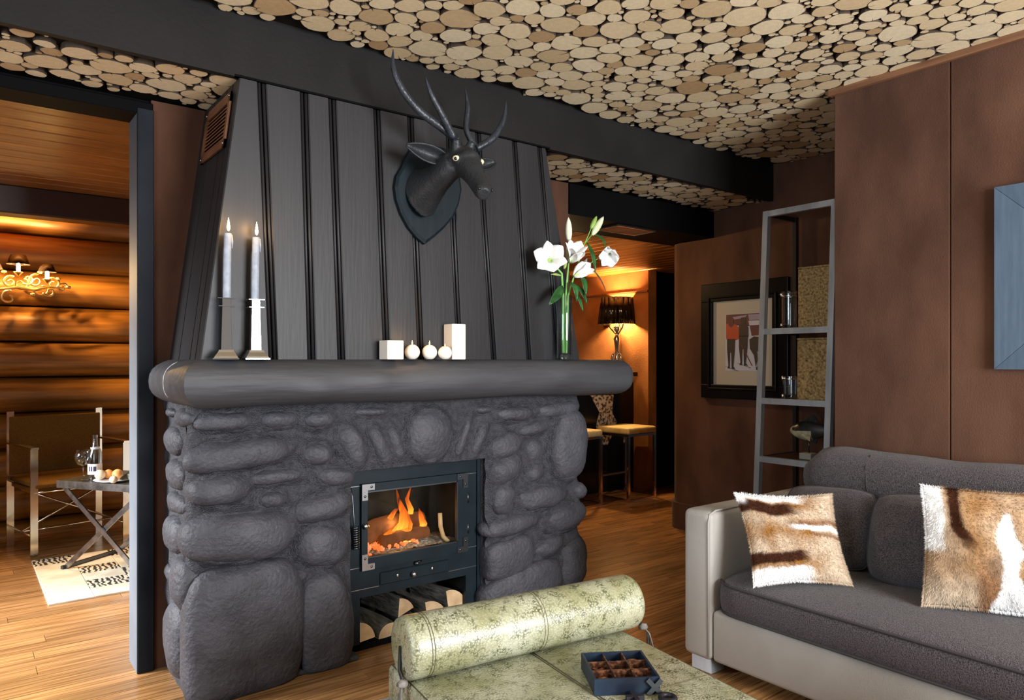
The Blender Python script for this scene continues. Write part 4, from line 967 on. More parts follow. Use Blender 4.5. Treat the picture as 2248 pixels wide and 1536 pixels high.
nk = [(D(922, 428, 2.828), .082, .118), (D(930, 420, 2.80), .078, .108), (D(945, 408, 2.745), .066, .084), (D(962, 392, 2.69), .055, .068), (D(980, 374, 2.63), .050, .062), (D(998, 358, 2.585), .048, .058)]
hd = [(D(990, 340, 2.655), .028, .030), (D(994, 345, 2.635), .046, .050), (D(1008, 350, 2.595), .060, .062), (D(1022, 358, 2.55), .060, .062), (D(1034, 372, 2.505), .052, .054), (D(1044, 390, 2.465), .041, .044), (D(1053, 406, 2.43), .038, .041), (D(1060, 419, 2.40), .036, .038), (D(1063, 427, 2.38), .027, .028)]
m = MB()
for seq in (nk, hd):
    rg = []
    for i, (c, w_, h_) in enumerate(seq):
        t = seq[min(i + 1, len(seq) - 1)][0] - seq[max(i - 1, 0)][0]; rg.append(oring(c, t, w_, h_))
    m.rings(rg)
ht = (hd[-1][0] - hd[3][0]).normalized(); hs_ = ht.cross(Vector((0, 0, 1))).normalized(); hu = hs_.cross(ht)
if hs_.x < 0: hs_ = -hs_
m.ell(hd[3][0] + hu * .030 + ht * .01, (.050, .050, .034), 16, 10)          # brow
for sg in (-1, 1):
    m.ell(hd[3][0] + hs_ * sg * .050 + hu * .022 + ht * .012, (.020, .020, .018), 12, 8)   # eye socket
    m.ell(hd[7][0] + hs_ * sg * .022 + hu * .016 + ht * .006, (.015, .015, .013), 10, 8)   # nostril wing
    m.tube([hd[2][0] + hs_ * sg * .030 + hu * .045, hd[2][0] + hs_ * sg * .036 + hu * .085 - ht * .012], [.022, .018], 12)   # pedicle
o = obj('head', m, 'deer_black', dh, smooth=True)
md = o.modifiers.new('fuse', 'REMESH'); md.mode = 'VOXEL'; md.voxel_size = .0055; md.use_smooth_shade = True
md = o.modifiers.new('soften', 'SMOOTH'); md.factor = .6; md.iterations = 7
for sg in (-1, 1):
    ec = hd[3][0] + hs_ * sg * .0555 + hu * .024 + ht * .016
    e = obj('eye', MB().ell(ec, (.0165, .0165, .0125), 16, 10), 'eye_white', dh, smooth=True)
    dirn = (Vector((0, 0, EYE)) - ec).normalized() * .75 + hs_ * sg * .25
    obj('pupil', MB().ell(ec + dirn * .0105, (.0085, .0085, .0085), 12, 8), 'eye_black', e, smooth=True)
    obj('nostril', MB().ell(hd[7][0] + hs_ * sg * .029 + hu * .020 + ht * .018, (.006, .006, .007), 10, 6), 'eye_black', dh, smooth=True)
def ear(p0, p1, w, nrm, nm='ear'):
    p0, p1 = Vector(p0), Vector(p1); d = p1 - p0; nrm = Vector(nrm); tn = d.normalized().cross(nrm).normalized(); up = tn.cross(d.normalized())
    m = MB()
    m.grid(lambda u, v: p0 + d * v + tn * ((u - .5) * 2 * w * (math.sin(PI * min(1, v * .80 + .16)) ** .9)) - up * (w * .9 * (1 - (2 * u - 1) ** 2) * math.sin(PI * min(1, v * .8 + .18))), 10, 12)
    o = obj(nm, m, 'deer_black', dh, smooth=True, recalc=False); md = o.modifiers.new('thick', 'SOLIDIFY'); md.thickness = .006
ear(D(984, 352, 2.62), D(894, 318, 2.66), .034, (-.1, -1, -.25)); ear(D(1050, 362, 2.60), D(1089, 355, 2.62), .026, (.2, -1, .3))
def antler(paths):
    for pts, rs in paths:
        pv = [D(*p) for p in pts]; q = []; rr_ = []
        for i in range(len(pv) - 1):
            for k in range(4):
                t = k / 4; a, b, c_, d_ = pv[max(i - 1, 0)], pv[i], pv[i + 1], pv[min(i + 2, len(pv) - 1)]
                q.append(0.5 * ((2 * b) + (c_ - a) * t + (2 * a - 5 * b + 4 * c_ - d_) * t * t + (3 * b - a - 3 * c_ + d_) * t ** 3)); rr_.append(lerp(rs[i], rs[i + 1], t))
        q.append(pv[-1]); rr_.append(rs[-1]); m = MB(); m.tube(q, rr_, 10); obj('antler', m, 'antler_black', dh, smooth=True)
antler([([(1006, 322, 2.60), (994, 300, 2.60), (965, 277, 2.60), (920, 243, 2.60), (884, 198, 2.60), (864, 152, 2.60), (863, 108, 2.60)], [.020, .019, .0165, .0165, .0145, .011, .0012]),
        ([(998, 306, 2.58), (972, 255, 2.56), (948, 210, 2.55), (933, 166, 2.55)], [.016, .0145, .0115, .0012]),
        ([(1048, 330, 2.60), (1034, 308, 2.61), (1023, 280, 2.62), (1027, 238, 2.62), (1021, 192, 2.62)], [.018, .015, .0125, .0125, .0012]),
        ([(1046, 326, 2.59), (1060, 318, 2.58), (1085, 300, 2.57), (1106, 262, 2.57), (1111, 218, 2.57)], [.017, .0155, .0155, .012, .0012])])
for (x, y) in ((1000, 306), (1046, 321)):
    obj('burr', MB().ell(D(x, y, 2.60), (.023, .023, .011), 14, 8, amp=.2, seed=3), 'antler_black', dh, smooth=True)
# ------------------------------------------------------------------ sofa
so = thing('sofa', 'charcoal fabric sofa with grey leather arms and base along the suede wall', 'sofa', (2.9, 0.9, 0))
obj('base', MB().rbox(2.465, 3.36, -0.15, 1.866, 0.062, 0.272, r=0.018), 'leather', so, smooth=True, angle=40)
for ya, yb in ((1.864, 2.004), (-0.29, -0.152)):
    o = obj('arm', MB().rbox(2.452, 3.31, ya, yb, 0.062, 0.674, r=0.026, seg=4), 'leather', so, smooth=True, angle=40)
    yi = ya + .010 if ya > 1 else yb - .010
    obj('welt', MB().tube([(2.455, yi, 0.08), (2.453, yi, 0.63), (2.462, yi, 0.664), (2.50, yi, 0.676), (3.25, yi, 0.676)], .0042, 6), 'leather', o, smooth=True)
for (x, y) in ((2.50, 1.88), (3.22, 1.88), (2.50, -0.27), (3.22, -0.27)):
    obj('foot', MB().rbox(x - .02, x + .07, y, y + .10, 0, 0.064, r=0.003, seg=1), 'brushed_steel', so)
def fx(y):       # plan rounding of the cushion at the arm
    q = max(0, (y - 1.74) / .118); return 0.085 * (1 - math.sqrt(max(0, 1 - min(1, q) ** 2)))
m = MB(); rg = []; PR = [(2.475, .268), (2.455, .282), (2.446, .32), (2.446, .365), (2.455, .392), (2.475, .407), (2.53, .420), (2.64, .430), (2.80, .434), (2.98, .430), (3.14, .42), (3.14, .268)]
ysq = [-0.14 + i * (1.86 / 30) for i in range(31)] + [1.74, 1.78, 1.81, 1.835, 1.85, 1.857]
for y in ysq:
    d = fx(y); sq_ = 1 - max(0, (y - 1.80) / .06) * .12; sag = .008 * math.sin(y * 3.0 + .5)
    rg.append([(min(3.14, x + d), y, .268 + (z - .268) * sq_ + (sag if z > .40 else 0)) for x, z in PR])
m.rings(rg); cu = obj('seat_cushion', m, 'fabric', so, smooth=True, angle=70)
obj('piping', MB().tube([(2.4535 + fx(y), y, .394 + .004 * math.sin(y * 9) * 0) for y in ysq[:-1]], .0052, 8), 'piping', cu, smooth=True)
obj('piping', MB().tube([(2.4535 + fx(y), y, .279) for y in ysq[:-1]], .0052, 8), 'piping', cu, smooth=True)
obj('back_frame', MB().rbox(3.14, 3.40, -0.15, 1.862, 0.10, 0.70, r=0.05, seg=4), 'fabric', so, smooth=True, angle=40)
m = MB(); rg = []
for i in range(36):
    y = lerp(-0.15, 1.845, i / 35); e = min(1, (1.845 - y) / .09, (y + .15) / .09); k = max(.55, 1 - (1 - max(0, e)) ** 2.6 * .55); rp_ = .010 * math.sin(y * 7.5 + 1.3) + .004 * math.sin(y * 19)
    rg.append([(3.245 + .145 * math.copysign(abs(math.cos(a)) ** .75, math.cos(a)) * lerp(.8, 1, k), y, .765 + (.128 + rp_ * .6) * math.copysign(abs(math.sin(a)) ** .7, math.sin(a)) * k) for a in [2 * PI * j / 20 for j in range(20)]])
m.rings(rg); hr = obj('headrest', m, 'fabric', so, smooth=True)
for y in (1.55, 0.86, 0.2):
    obj('seam', MB().tube([(3.165, y + .01, .885), (3.112, y + .004, .84), (3.099, y - .004, .77), (3.106, y - .012, .70)], .0028, 6), 'piping', hr, smooth=True)

def pillow(name, label, cat, quad, T, mats, group=None, colf=None, n=26, pinch=.05, fur=0, rumple=.004, seed=0, parent=None, rnd_c=0):
    BL, BR, TL, TR = [Vector(q) for q in quad]; nr = (BR - BL).cross(TL - BL).normalized(); cen = (BL + BR + TL + TR) / 4
    if nr.dot(-cen + Vector((0, 0, EYE))) < 0: nr = -nr
    m = MB(); cols = []
    def pos(u, v, sg):
        a, b = 2 * u - 1, 2 * v - 1
        kc = 1 - rnd_c * (a * a * b * b) ** 1.5
        uu = .5 + .5 * a * kc * (1 - pinch * (1 - b * b)); vv = .5 + .5 * b * kc * (1 - pinch * (1 - a * a))
        p = BL * (1 - uu) * (1 - vv) + BR * uu * (1 - vv) + TL * (1 - uu) * vv + TR * uu * vv
        h_ = T * (max(0, 1 - a * a) ** .55) * (max(0, 1 - b * b) ** .55)
        r_ = rumple * (mnoise.noise(Vector((u * 5 + seed, v * 5, sg * 3))) + .6 * mnoise.noise(Vector((u * 11, v * 9 + seed, sg)))) * min(1, h_ / T * 2)
        return p + nr * sg * (h_ + r_)
    for sg in (1, -1):
        m.grid(lambda u, v: pos(u, v, sg), n, n)
    cols = None
    me = m.mesh(name, True)
    if colf: cattr(me, 'col', [colf(i / n, j / n) for _ in (0, 1) for j in range(n + 1) for i in range(n + 1)])
    bm = bmesh.new(); bm.from_mesh(me); bmesh.ops.remove_doubles(bm, verts=bm.verts[:], dist=1e-5); bmesh.ops.recalc_face_normals(bm, faces=bm.faces[:]); bm.to_mesh(me); bm.free()
    me.materials.append(MATS[mats])
    if parent is not None: return obj(name, me, [], parent)
    low = min(BL.z, BR.z); t = thing(name, label, cat, ((BL.x + BR.x) / 2, (BL.y + BR.y) / 2, low), 0, group)
    obj('cover', me, [], t)
    m2 = MB(); e = [pos(q / 24, 0, 1) for q in range(25)] + [pos(1, q / 24, 1) for q in range(1, 25)] + [pos(1 - q / 24, 1, 1) for q in range(1, 25)] + [pos(0, 1 - q / 24, 1) for q in range(1, 25)]
    if not fur: m2.tube(e, .0035, 6); obj('edge_seam', m2, 'piping', t, smooth=True)
    else:
        fr_ = random.Random(seed + 9); m3 = MB(); cl = []
        dn = ((BL - TL) * .5 + (BR - BL) * .25).normalized()
        for _ in range(fur):
            u, v = fr_.random(), fr_.random()
            if fr_.random() < .22: u = fr_.choice((.003, .997))
            elif fr_.random() < .18: v = fr_.choice((.003, .997))
            p = pos(u, v, 1); a, b = 2 * u - 1, 2 * v - 1
            out = ((BR - BL).normalized() * a ** 5 + (TL - BL).normalized() * b ** 5)
            d = (nr * .45 + dn * .7 + out * 1.1 + Vector((fr_.uniform(-.4, .4), fr_.uniform(-.4, .4), fr_.uniform(-.4, .4)))).normalized()
            L = fr_.uniform(.007, .015); sd = d.cross(nr).normalized() * .0009
            m3.add([p - sd, p + sd, p + d * L], [(0, 1, 2)]); c_ = colf(min(1, max(0, u + fr_.uniform(-.012, .012))), v); cl += [c_] * 3
        me3 = m3.mesh('fur'); cattr(me3, 'col', cl); me3.materials.append(MATS['hide_fur']); obj('fur', me3, [], t, kind='stuff')
    return t
pillow('back_cushion', 'plump charcoal cushion beside the sofa arm, behind the small hide pillow', 'cushion', ((2.90, 1.86, .425), (2.96, 1.46, .425), (3.02, 1.86, .735), (3.06, 1.47, .755)), .088, 'fabric', 'charcoal back cushions', seed=1, pinch=.0, rumple=.016, rnd_c=.12)
pillow('back_cushion', 'charcoal cushion between the two hide pillows', 'cushion', ((2.87, 1.44, .425), (2.99, 1.0, .425), (2.99, 1.46, .765), (3.07, .98, .775)), .098, 'fabric', 'charcoal back cushions', seed=2, pinch=.0, rumple=.016, rnd_c=.12)
pillow('back_cushion', 'charcoal cushion behind the large hide pillow', 'cushion', ((3.04, .955, .428), (3.06, .46, .428), (3.10, .955, .765), (3.11, .45, .775)), .045, 'fabric', 'charcoal back cushions', seed=6, pinch=.0, rumple=.016, rnd_c=.12)
WHT, DRK, TAN, CRM, RUS = (.80, .79, .78), (.040, .013, .006), (.31, .17, .075), (.52, .41, .30), (.17, .065, .02)
def mixc(a, b, t): return tuple(lerp(x, y, t) for x, y in zip(a, b))
def nz_(u, v, f, s_): return mnoise.noise(Vector((u * f, v * f, s_)))
def hide1(u, v):
    w1 = .04 * nz_(u, v, 5, 1) + .012 * nz_(u, v, 22, 2); vv = v + w1; uu = u + .05 * nz_(u, v, 6, 4)
    c = mixc(TAN, CRM, .35 + .35 * math.sin(vv * 19 + .6) + .5 * nz_(u, v, 7, 5))
    c = mixc(c, CRM, smooth(.62, .9, uu) * .85)
    c = mixc(c, RUS, .8 * smooth(.74, .66, vv) * smooth(.60, .655, vv) * smooth(.3, .6, uu))
    st_ = smooth(.045, .02, abs(vv - (.62 - .10 * (uu - .5)))) * smooth(.38, .52, uu); c = mixc(c, WHT, st_)
    c = mixc(c, RUS, .7 * smooth(.03, .012, abs(vv - (.555 - .14 * (uu - .5)))) * smooth(.55, .75, uu))
    c = mixc(c, DRK, smooth(.095, .055, abs(vv - (.865 - .08 * uu))) * smooth(.66, .45, uu))
    c = mixc(c, DRK, smooth(.085, .05, abs(vv - (.265 + .03 * uu))) * smooth(.66, .5, uu))
    c = mixc(c, WHT, smooth(.17, .13, vv) * smooth(.68, .5, uu)); c = mixc(c, WHT, smooth(.93, .965, vv + .03 * uu) * smooth(.75, .55, uu)); c = mixc(c, WHT, smooth(.10, .04, u) * smooth(.86, .95, v))
    return tuple(max(0, x * (1 + .12 * nz_(u, v, 40, 7))) for x in c)
def hide2(u, v):
    uu = u + .03 * nz_(u, v, 5, 1) + .01 * nz_(u, v, 20, 2); vv = v + .04 * nz_(u, v, 6, 3)
    c = mixc(TAN, CRM, .28 + .5 * nz_(u, v, 5, 5) + .5 * smooth(.35, .0, vv) * smooth(.45, .1, uu))
    c = mixc(c, CRM, .85 * smooth(.30, .10, vv) * smooth(.48, .2, uu))
    c = mixc(c, RUS, .75 * smooth(.10, .03, abs(uu - .40)) * smooth(.55, .2, vv))
    cx_ = .185 + .08 * smooth(.75, .5, vv); c = mixc(c, DRK, smooth(.06, .03, abs(uu - cx_)) * smooth(.50, .60, vv))
    c = mixc(c, WHT, smooth(.125, .09, uu) * smooth(.44, .50, vv))
    w_ = .012 + .055 * smooth(.86, .55, vv) - .03 * smooth(.15, .0, abs(vv - .36)) + .05 * smooth(.25, .0, vv)
    c = mixc(c, WHT, smooth(w_ + .015, w_ - .005, abs(uu - (.50 + .04 * smooth(.8, .2, vv)))) * smooth(.86, .78, vv))
    return tuple(max(0, x * (1 + .12 * nz_(u, v, 40, 7))) for x in c)
pillow('hide_pillow', 'small square springbok hide pillow with horizontal brown and white bands', 'pillow', ((2.46, 1.665, .424), (2.745, 1.425, .432), (2.525, 1.795, .757), (2.815, 1.55, .757)), .062, 'hide', 'hide pillows on the sofa', hide1, n=70, pinch=.10, fur=9000, rumple=.008, seed=3)
pillow('hide_pillow', 'large springbok hide pillow with a vertical white blaze', 'pillow', ((2.715, 1.155, .435), (2.925, .72, .437), (2.785, 1.185, .845), (3.0, .75, .85)), .085, 'hide', 'hide pillows on the sofa', hide2, n=80, pinch=.06, fur=12000, rumple=.010, seed=4)

# ------------------------------------------------------------------ ottoman
OZ_ = .42; OA = math.radians(-7.3); OO = Vector((.993, 1.888, 0)); OM = Matrix.Translation(OO) @ Matrix.Rotation(OA, 4, 'Z'); OWD = .764
ot = thing('ottoman', 'pale green snakeskin leather daybed bench on a steel frame', 'ottoman', OM @ Vector((.38, -.8, 0)), OA)
m = MB(); m.rbox(0, OWD, -1.70, 0, .305, OZ_, r=.016, seg=4, mat=OM); obj('mattress', m, 'snake', ot, smooth=True, angle=40)
def ol(pts, r=.0022, mt='stitch', nm='seam', par=None): return obj(nm, MB().tube([OM @ Vector(p) for p in pts], r, 6), mt, par or ot, smooth=True)
zt = OZ_ + .0005
ol([(.012, -1.69, zt - .003), (.012, -.012, zt - .003), (OWD - .012, -.012, zt - .003), (OWD - .012, -1.69, zt - .003)], .003)
ol([(.40, -1.69, zt), (.40, -.02, zt)], .0016); ol([(.408, -1.69, zt), (.408, -.02, zt)], .0016); ol([(.02, -.52, zt), (OWD - .02, -.52, zt)], .0016)
fr_o = MB()
obj('frame', MB().box(-.03, OWD + .03, -1.73, .03, .262, .300, mat=OM), 'dark_steel', ot)
for (x0, x1, y0, y1) in ((-.032, OWD + .032, .022, .034), (-.032, OWD + .032, -1.734, -1.722), (-.034, -.022, -1.73, .03), (OWD + .022, OWD + .034, -1.73, .03)):
    obj('rail', MB().box(x0, x1, y0, y1, .258, .306, mat=OM), 'brushed_steel', ot)
for (x, y) in ((-.03, .03), (OWD + .03, .03), (-.03, -1.73), (OWD + .03, -1.73)):
    sx_, sy_ = (-1 if x > 0 else 1), (-1 if y > 0 else 1); a, b = sorted((x, x + sx_ * .05)); c_, d_ = sorted((y, y + sy_ * .05))
    obj('leg', MB().box(a, b, c_, d_, 0, .262, mat=OM), 'brushed_steel', ot)
    obj('rivet', MB().ell(OM @ Vector((x + sx_ * .02, y + (.004 if y > 0 else -.004), .282)), (.006, .006, .006), 10, 6), 'chrome', ot, smooth=True)
# bolster
BR_ = .086; BYC, BZC = -.115, OZ_ + BR_ - .002
bo = thing('bolster', 'round green snakeskin bolster tied across the ottoman end', 'bolster', OM @ Vector((.40, BYC, OZ_)), OA)
m = MB(); rg = []
BX0, BX1 = .000, .800
for i, (x, k) in enumerate([(BX0 - .006, .35), (BX0 - .004, .8), (BX0, .95), (BX0 + .012, 1.0)] + [(lerp(BX0 + .03, BX1 - .03, q / 16), 1 + .008 * math.sin(q * .9)) for q in range(17)] + [(BX1 - .012, 1.0), (BX1, .93), (BX1 + .012, .6), (BX1 + .015, .25)]):
    rg.append([OM @ Vector((x, BYC + BR_ * k * math.cos(a), BZC + BR_ * k * math.sin(a))) for a in [2 * PI * j / 32 for j in range(32)]])
m.rings(rg); obj('roll', m, 'snake', bo, smooth=True, angle=75)
for x in (.055, .063, .415, .425):
    obj('stitch_ring', MB().tube([OM @ Vector((x, BYC + (BR_ * 1.004) * math.cos(a), BZC + (BR_ * 1.004) * math.sin(a))) for a in [2 * PI * j / 40 for j in range(41)]], .0012, 5), 'stitch', bo, smooth=True)
for x, sg in ((BX0 - .006, -1), (BX1 + .012, 1)):
    ol([(x, BYC - .005, BZC + .01), (x + sg * .006, BYC - .012, BZC - .05), (x + sg * .006, BYC - .035, OZ_ + .012)], .006, 'wick', 'strap', bo)
    k0 = (x + sg * .010, BYC - .045, OZ_ + .008)
    obj('knot', MB().ell(OM @ Vector(k0), (.016, .013, .011), 12, 8, amp=.3, seed=5), 'cord', bo, smooth=True)
    for q in range(7):
        a = q * .9; ol([k0, (k0[0] + sg * .012, k0[1] - .012 + .006 * math.cos(a), k0[2] - .02), (k0[0] + sg * .014, k0[1] - .02 + .018 * math.cos(a), k0[2] - .065 - .02 * (q % 3) * .5)], .0022, 'cord', 'tassel', bo)

# noughts and crosses
GA = math.radians(-31.5); GO = Vector((1.328, 1.376, OZ_)); GM = Matrix.Translation(GO) @ Matrix.Rotation(GA, 4, 'Z'); GW, GH = .176, .044
gb = thing('game_box', 'blue-black open box with copper dividers for noughts and crosses', 'game', GM @ Vector((GW / 2, GW / 2, 0)), GA)
for (x0, x1, y0, y1) in ((0, GW, 0, .006), (0, GW, GW - .006, GW), (0, .006, .006, GW - .006), (GW - .006, GW, .006, GW - .006)): obj('side', MB().box(x0, x1, y0, y1, 0, GH, mat=GM), 'box_blue', gb)
obj('bottom', MB().box(.006, GW - .006, .006, GW - .006, 0, .012, mat=GM), 'box_inside', gb)
cw = (GW - .012) / 3
for k in (1, 2):
    obj('divider', MB().box(.006 + k * cw - .002, .006 + k * cw + .002, .006, GW - .006, .012, GH - .002, mat=GM), 'box_copper', gb)
    obj('divider', MB().box(.006, GW - .006, .006 + k * cw - .002, .006 + k * cw + .002, .012, GH - .0025, mat=GM), 'box_copper', gb)
def cross(mat, s_, label, mt='piece_copper', h_=.012):
    t = tag(obj('game_cross', MB().box(-s_, s_, -s_ * .22, s_ * .22, 0, h_, mat=mat @ Matrix.Rotation(PI / 4, 4, 'Z')).box(-s_ * .22, s_ * .22, -s_, s_, 0, h_ * 1.01, mat=mat @ Matrix.Rotation(PI / 4, 4, 'Z')), mt), label, 'game piece', 'noughts and crosses pieces'); return t
def nought(mat, s_, label, mt='piece_copper'):
    m = MB(); R_, r_ = s_ * .72, s_ * .26; vs = []; fs = []
    for i in range(24):
        for j in range(8):
            a, b = 2 * PI * i / 24, 2 * PI * j / 8; vs.append(mat @ Vector(((R_ + r_ * math.cos(b)) * math.cos(a), (R_ + r_ * math.cos(b)) * math.sin(a), r_ * (1 + math.sin(b)))))
            fs.append((i * 8 + j, ((i + 1) % 24) * 8 + j, ((i + 1) % 24) * 8 + (j + 1) % 8, i * 8 + (j + 1) % 8))
    m.add(vs, fs); return tag(obj('game_ring', m, mt, smooth=True), label, 'game piece', 'noughts and crosses pieces')
def cell(i, j, z=.0125): return GM @ Matrix.Translation((.006 + (i + .5) * cw, .006 + (j + .5) * cw, z))
cross(cell(1, 2), .021, 'copper cross in the middle cell of the far row of the game box'); nought(cell(2, 2, .018), .021, 'copper ring in the far corner cell, facing the sofa')
cross(cell(0, 1, .018), .021, 'copper cross in the middle row of the game box, bolster side'); cross(cell(2, 1), .021, 'copper cross in the middle row of the game box, sofa side')
nought(cell(0, 0, .018), .021, 'copper ring in the near corner cell of the game box'); nought(cell(1, 0), .021, 'dark ring in the middle cell of the near row', 'box_inside')
q = P(1437, 1524, Z=OZ_); 
cross(Matrix.Translation(Vector((q.x, q.y, OZ_ + .020))) @ Matrix.Rotation(GA - .1, 4, 'Z') @ Matrix.Rotation(math.radians(78), 4, 'X') @ Matrix.Translation((0, 0, -.006)), .0265, 'metal cross propped up against the front of the game box', 'dark_steel')
q = P(1394, 1537, Z=OZ_); cross(Matrix.Translation(Vector((q.x, q.y, OZ_ + .001))) @ Matrix.Rotation(.3, 4, 'Z'), .024, 'dark cross lying flat before the game box', 'box_inside')
q = P(1466, 1538, Z=OZ_); nought(Matrix.Translation(Vector((q.x, q.y, OZ_ + .001))), .026, 'dark ring lying before the corner of the game box', 'box_inside')

# ------------------------------------------------------------------ shelf in the niche
sh = thing('ladder_shelf', 'tall brushed steel shelf unit leaning in the niche behind the sofa', 'shelf', (4.2, 2.44, 0))
SY0, SY1 = 2.215, 2.668          # near and far post
def sfx(z): return lerp(3.955, 4.085, z / 2.24)
for y in (SY0, SY1):
    m = MB(); m.bar((sfx(0), y, 0), (sfx(2.24), y, 2.24), .036, .036, up=(1, 0, 0)); obj('post', m, 'brushed_steel', sh)
    obj('back_post', MB().box(4.395, 4.425, y - .012, y + .012, 0, 2.24), 'dark_steel', sh)
for z in (2.222, 1.478, 1.045, .684, .25):
    obj('rail', MB().box(sfx(z) - .016, sfx(z) + .016, SY0 + .018, SY1 - .018, z - .018, z + .018), 'brushed_steel', sh)
    for y in (SY0, SY1): obj('side_rail', MB().box(sfx(z) + .018, 4.395, y - .009, y + .009, z - .014, z + .014), 'dark_steel', sh)
    if z < 2: obj('shelf_board', MB().box(sfx(z) + .017, 4.39, SY0 + .012, SY1 - .012, z - .008, z + .012), 'shelf_wood', sh)
def sbox(x0, y0, x1, y1, X, z0, name, label):
    a, b = P(x0, y0, X=X), P(x1, y1, X=X)
    t = thing(name, label, 'box', (X + .1, (a.y + b.y) / 2, z0), 0, 'speckled boxes on the steel shelf')
    obj('body', MB().rbox(X, X + .20, min(a.y, b.y), max(a.y, b.y), z0, a.z - .012, r=.002, seg=1), 'speckle', t)
    obj('lid', MB().rbox(X - .0015, X + .2015, min(a.y, b.y) - .0015, max(a.y, b.y) + .0015, a.z - .011, a.z, r=.002, seg=1), 'speckle', t)
sbox(1752, 587, 1826, 700, 4.12, 1.4905, 'speckled_box', 'gold speckled tall box on the upper shelf board')
sbox(1750, 742, 1826, 860, 4.10, 1.0575, 'speckled_box', 'gold speckled square box on the lower shelf board')
def tumbler(px_, yt, X, z0, r, name, label):
    c = P(px_, 700, X=X); h_ = P(px_, yt, X=X).z - z0; t = thing(name, label, 'glass', (c.x, c.y, z0), 0, 'glassware on the steel shelf')
    obj('bowl', MB().lathe([(.001, 0), (r * .95, 0), (r, .01), (r, h_), (r - .004, h_), (r - .005, .03), (.001, .026)], (c.x, c.y, z0 + .0005), 24, cap0=False, cap1=False), 'clear_glass', t, smooth=True, angle=60)
    m = MB(); m.lathe([(r + .001, 0), (r + .003, .004), (r + .001, .008)], (c.x, c.y, z0 + h_ * .86), 24, cap0=False, cap1=False); obj('metal_band', m, 'chrome', t, smooth=True)
    obj('clasp', MB().ell((c.x - r * .6, c.y + r * .8, z0 + h_ * .92), (.010, .010, .016), 10, 8).ell((c.x - r * .6, c.y + r * .8, z0 + h_ * .12), (.009, .009, .014), 10, 8), 'chrome', t, smooth=True)
    return c, h_
tumbler(1733, 640, 4.16, 1.4905, .046, 'storm_lantern', 'tall clear glass cylinder lantern beside the upper speckled box')
tumbler(1735, 826, 4.15, 1.0575, .044, 'glass_jar', 'short clear glass jar beside the lower speckled box')
# fish sculpture
fc = P(1776, 945, X=4.13); fz = .6965
fi = thing('fish_sculpture', 'dark carved fish on a rod above a pale stone block', 'sculpture', (fc.x, fc.y, fz))
obj('base_block', MB().rbox(fc.x - .04, fc.x + .03, fc.y - .035, fc.y + .042, fz, fz + .038, r=.003, seg=1), 'stone_base', fi)
obj('rod', MB().tube([(fc.x, fc.y, fz + .036), (fc.x, fc.y, fc.z - .04)], .0035, 8), 'dark_steel', fi, smooth=True)
m = MB(); rg = []
FSH = [(.125, .004, .008), (.118, .014, .018), (.095, .026, .036), (.06, .034, .052), (.02, .036, .060), (-.03, .032, .056), (-.08, .022, .040), (-.12, .012, .024), (-.15, .007, .016)]
for d, w_, h_ in FSH: rg.append([(fc.x + w_ * math.cos(a), fc.y + d, fc.z + .006 * (d * 8) * -1 + h_ * math.sin(a)) for a in [2 * PI * j / 16 for j in range(16)]])
m.rings(rg); me = m; o = obj('body', m, ['fish_dark', 'fish_pale'], fi, smooth=True)
for p_ in o.data.polygons:
    cz = sum(o.data.vertices[i].co.z for i in p_.vertices) / len(p_.vertices) - fc.z; cy = p_.center.y - fc.y
    if cz < -.008 and cy > -.03 or cy > .085: p_.material_index = 1
def fin(pts, nm='fin', mt='fish_dark'): obj(nm, MB().poly([(fc.x - .004, fc.y + a, fc.z + b) for a, b in pts], (.006, 0, 0)), mt, fi)
fin([(.03, .055), (.0, .085), (-.03, .10), (-.05, .075), (-.06, .05)], 'dorsal_fin'); fin([(-.14, .0), (-.20, .06), (-.185, .0), (-.20, -.06)], 'tail_fin')
fin([(-.02, -.05), (-.045, -.075), (-.06, -.04)], 'belly_fin')
obj('side_fin', MB().poly([(fc.x - .037, fc.y + .03, fc.z - .018), (fc.x - .046, fc.y - .035, fc.z - .03), (fc.x - .044, fc.y - .03, fc.z - .06), (fc.x - .038, fc.y + .015, fc.z - .035)], (.004, 0, 0)), 'fish_pale', fi)
obj('eye', MB().ell((fc.x - .022, fc.y + .092, fc.z + .008), (.007, .007, .007), 10, 8), 'eye_black', fi, smooth=True)

# framed photograph on the niche wall
pa, pb_ = P(1545, 625, X=XN), P(1736, 612, X=XN)
PY0, PY1, PZ0, PZ1 = pb_.y, pa.y, 1.022, 1.858
pf = thing('framed_photo', 'black framed skiing photograph with a cream mat on the niche wall', 'picture', (XN - .02, (PY0 + PY1) / 2, PZ0))
ia, ib = P(1566, 663, X=XN - .02), P(1566, 843, X=XN - .02); IY1 = ia.y; IY0 = P(1697, 700, X=XN - .02).y; IZ0, IZ1 = ib.z, ia.z
for (ya, yb, za, zb) in ((PY0, PY1, IZ1, PZ1), (PY0, PY1, PZ0, IZ0), (PY0, IY0, IZ0, IZ1), (IY1, PY1, IZ0, IZ1)):
    obj('frame_bar', MB().rbox(XN - .036, XN - .001, ya, yb, za, zb, r=.005, seg=2), 'frame_black', pf)
for (ya, yb, za, zb) in ((IY0 - .035, IY0 - .022, IZ0 - .03, IZ1 + .03), (IY1 + .022, IY1 + .035, IZ0 - .03, IZ1 + .03), (IY0 - .035, IY1 + .035, IZ1 + .024, IZ1 + .036), (IY0 - .035, IY1 + .035, IZ0 - .036, IZ0 - .024)):
    obj('frame_ridge', MB().rbox(XN - .044, XN - .03, ya, yb, za, zb, r=.004, seg=2), 'frame_black', pf)
obj('mat_board', MB().box(XN - .018, XN - .004, IY0, IY1, IZ0, IZ1), 'mat_board', pf)
XP = XN - .0185
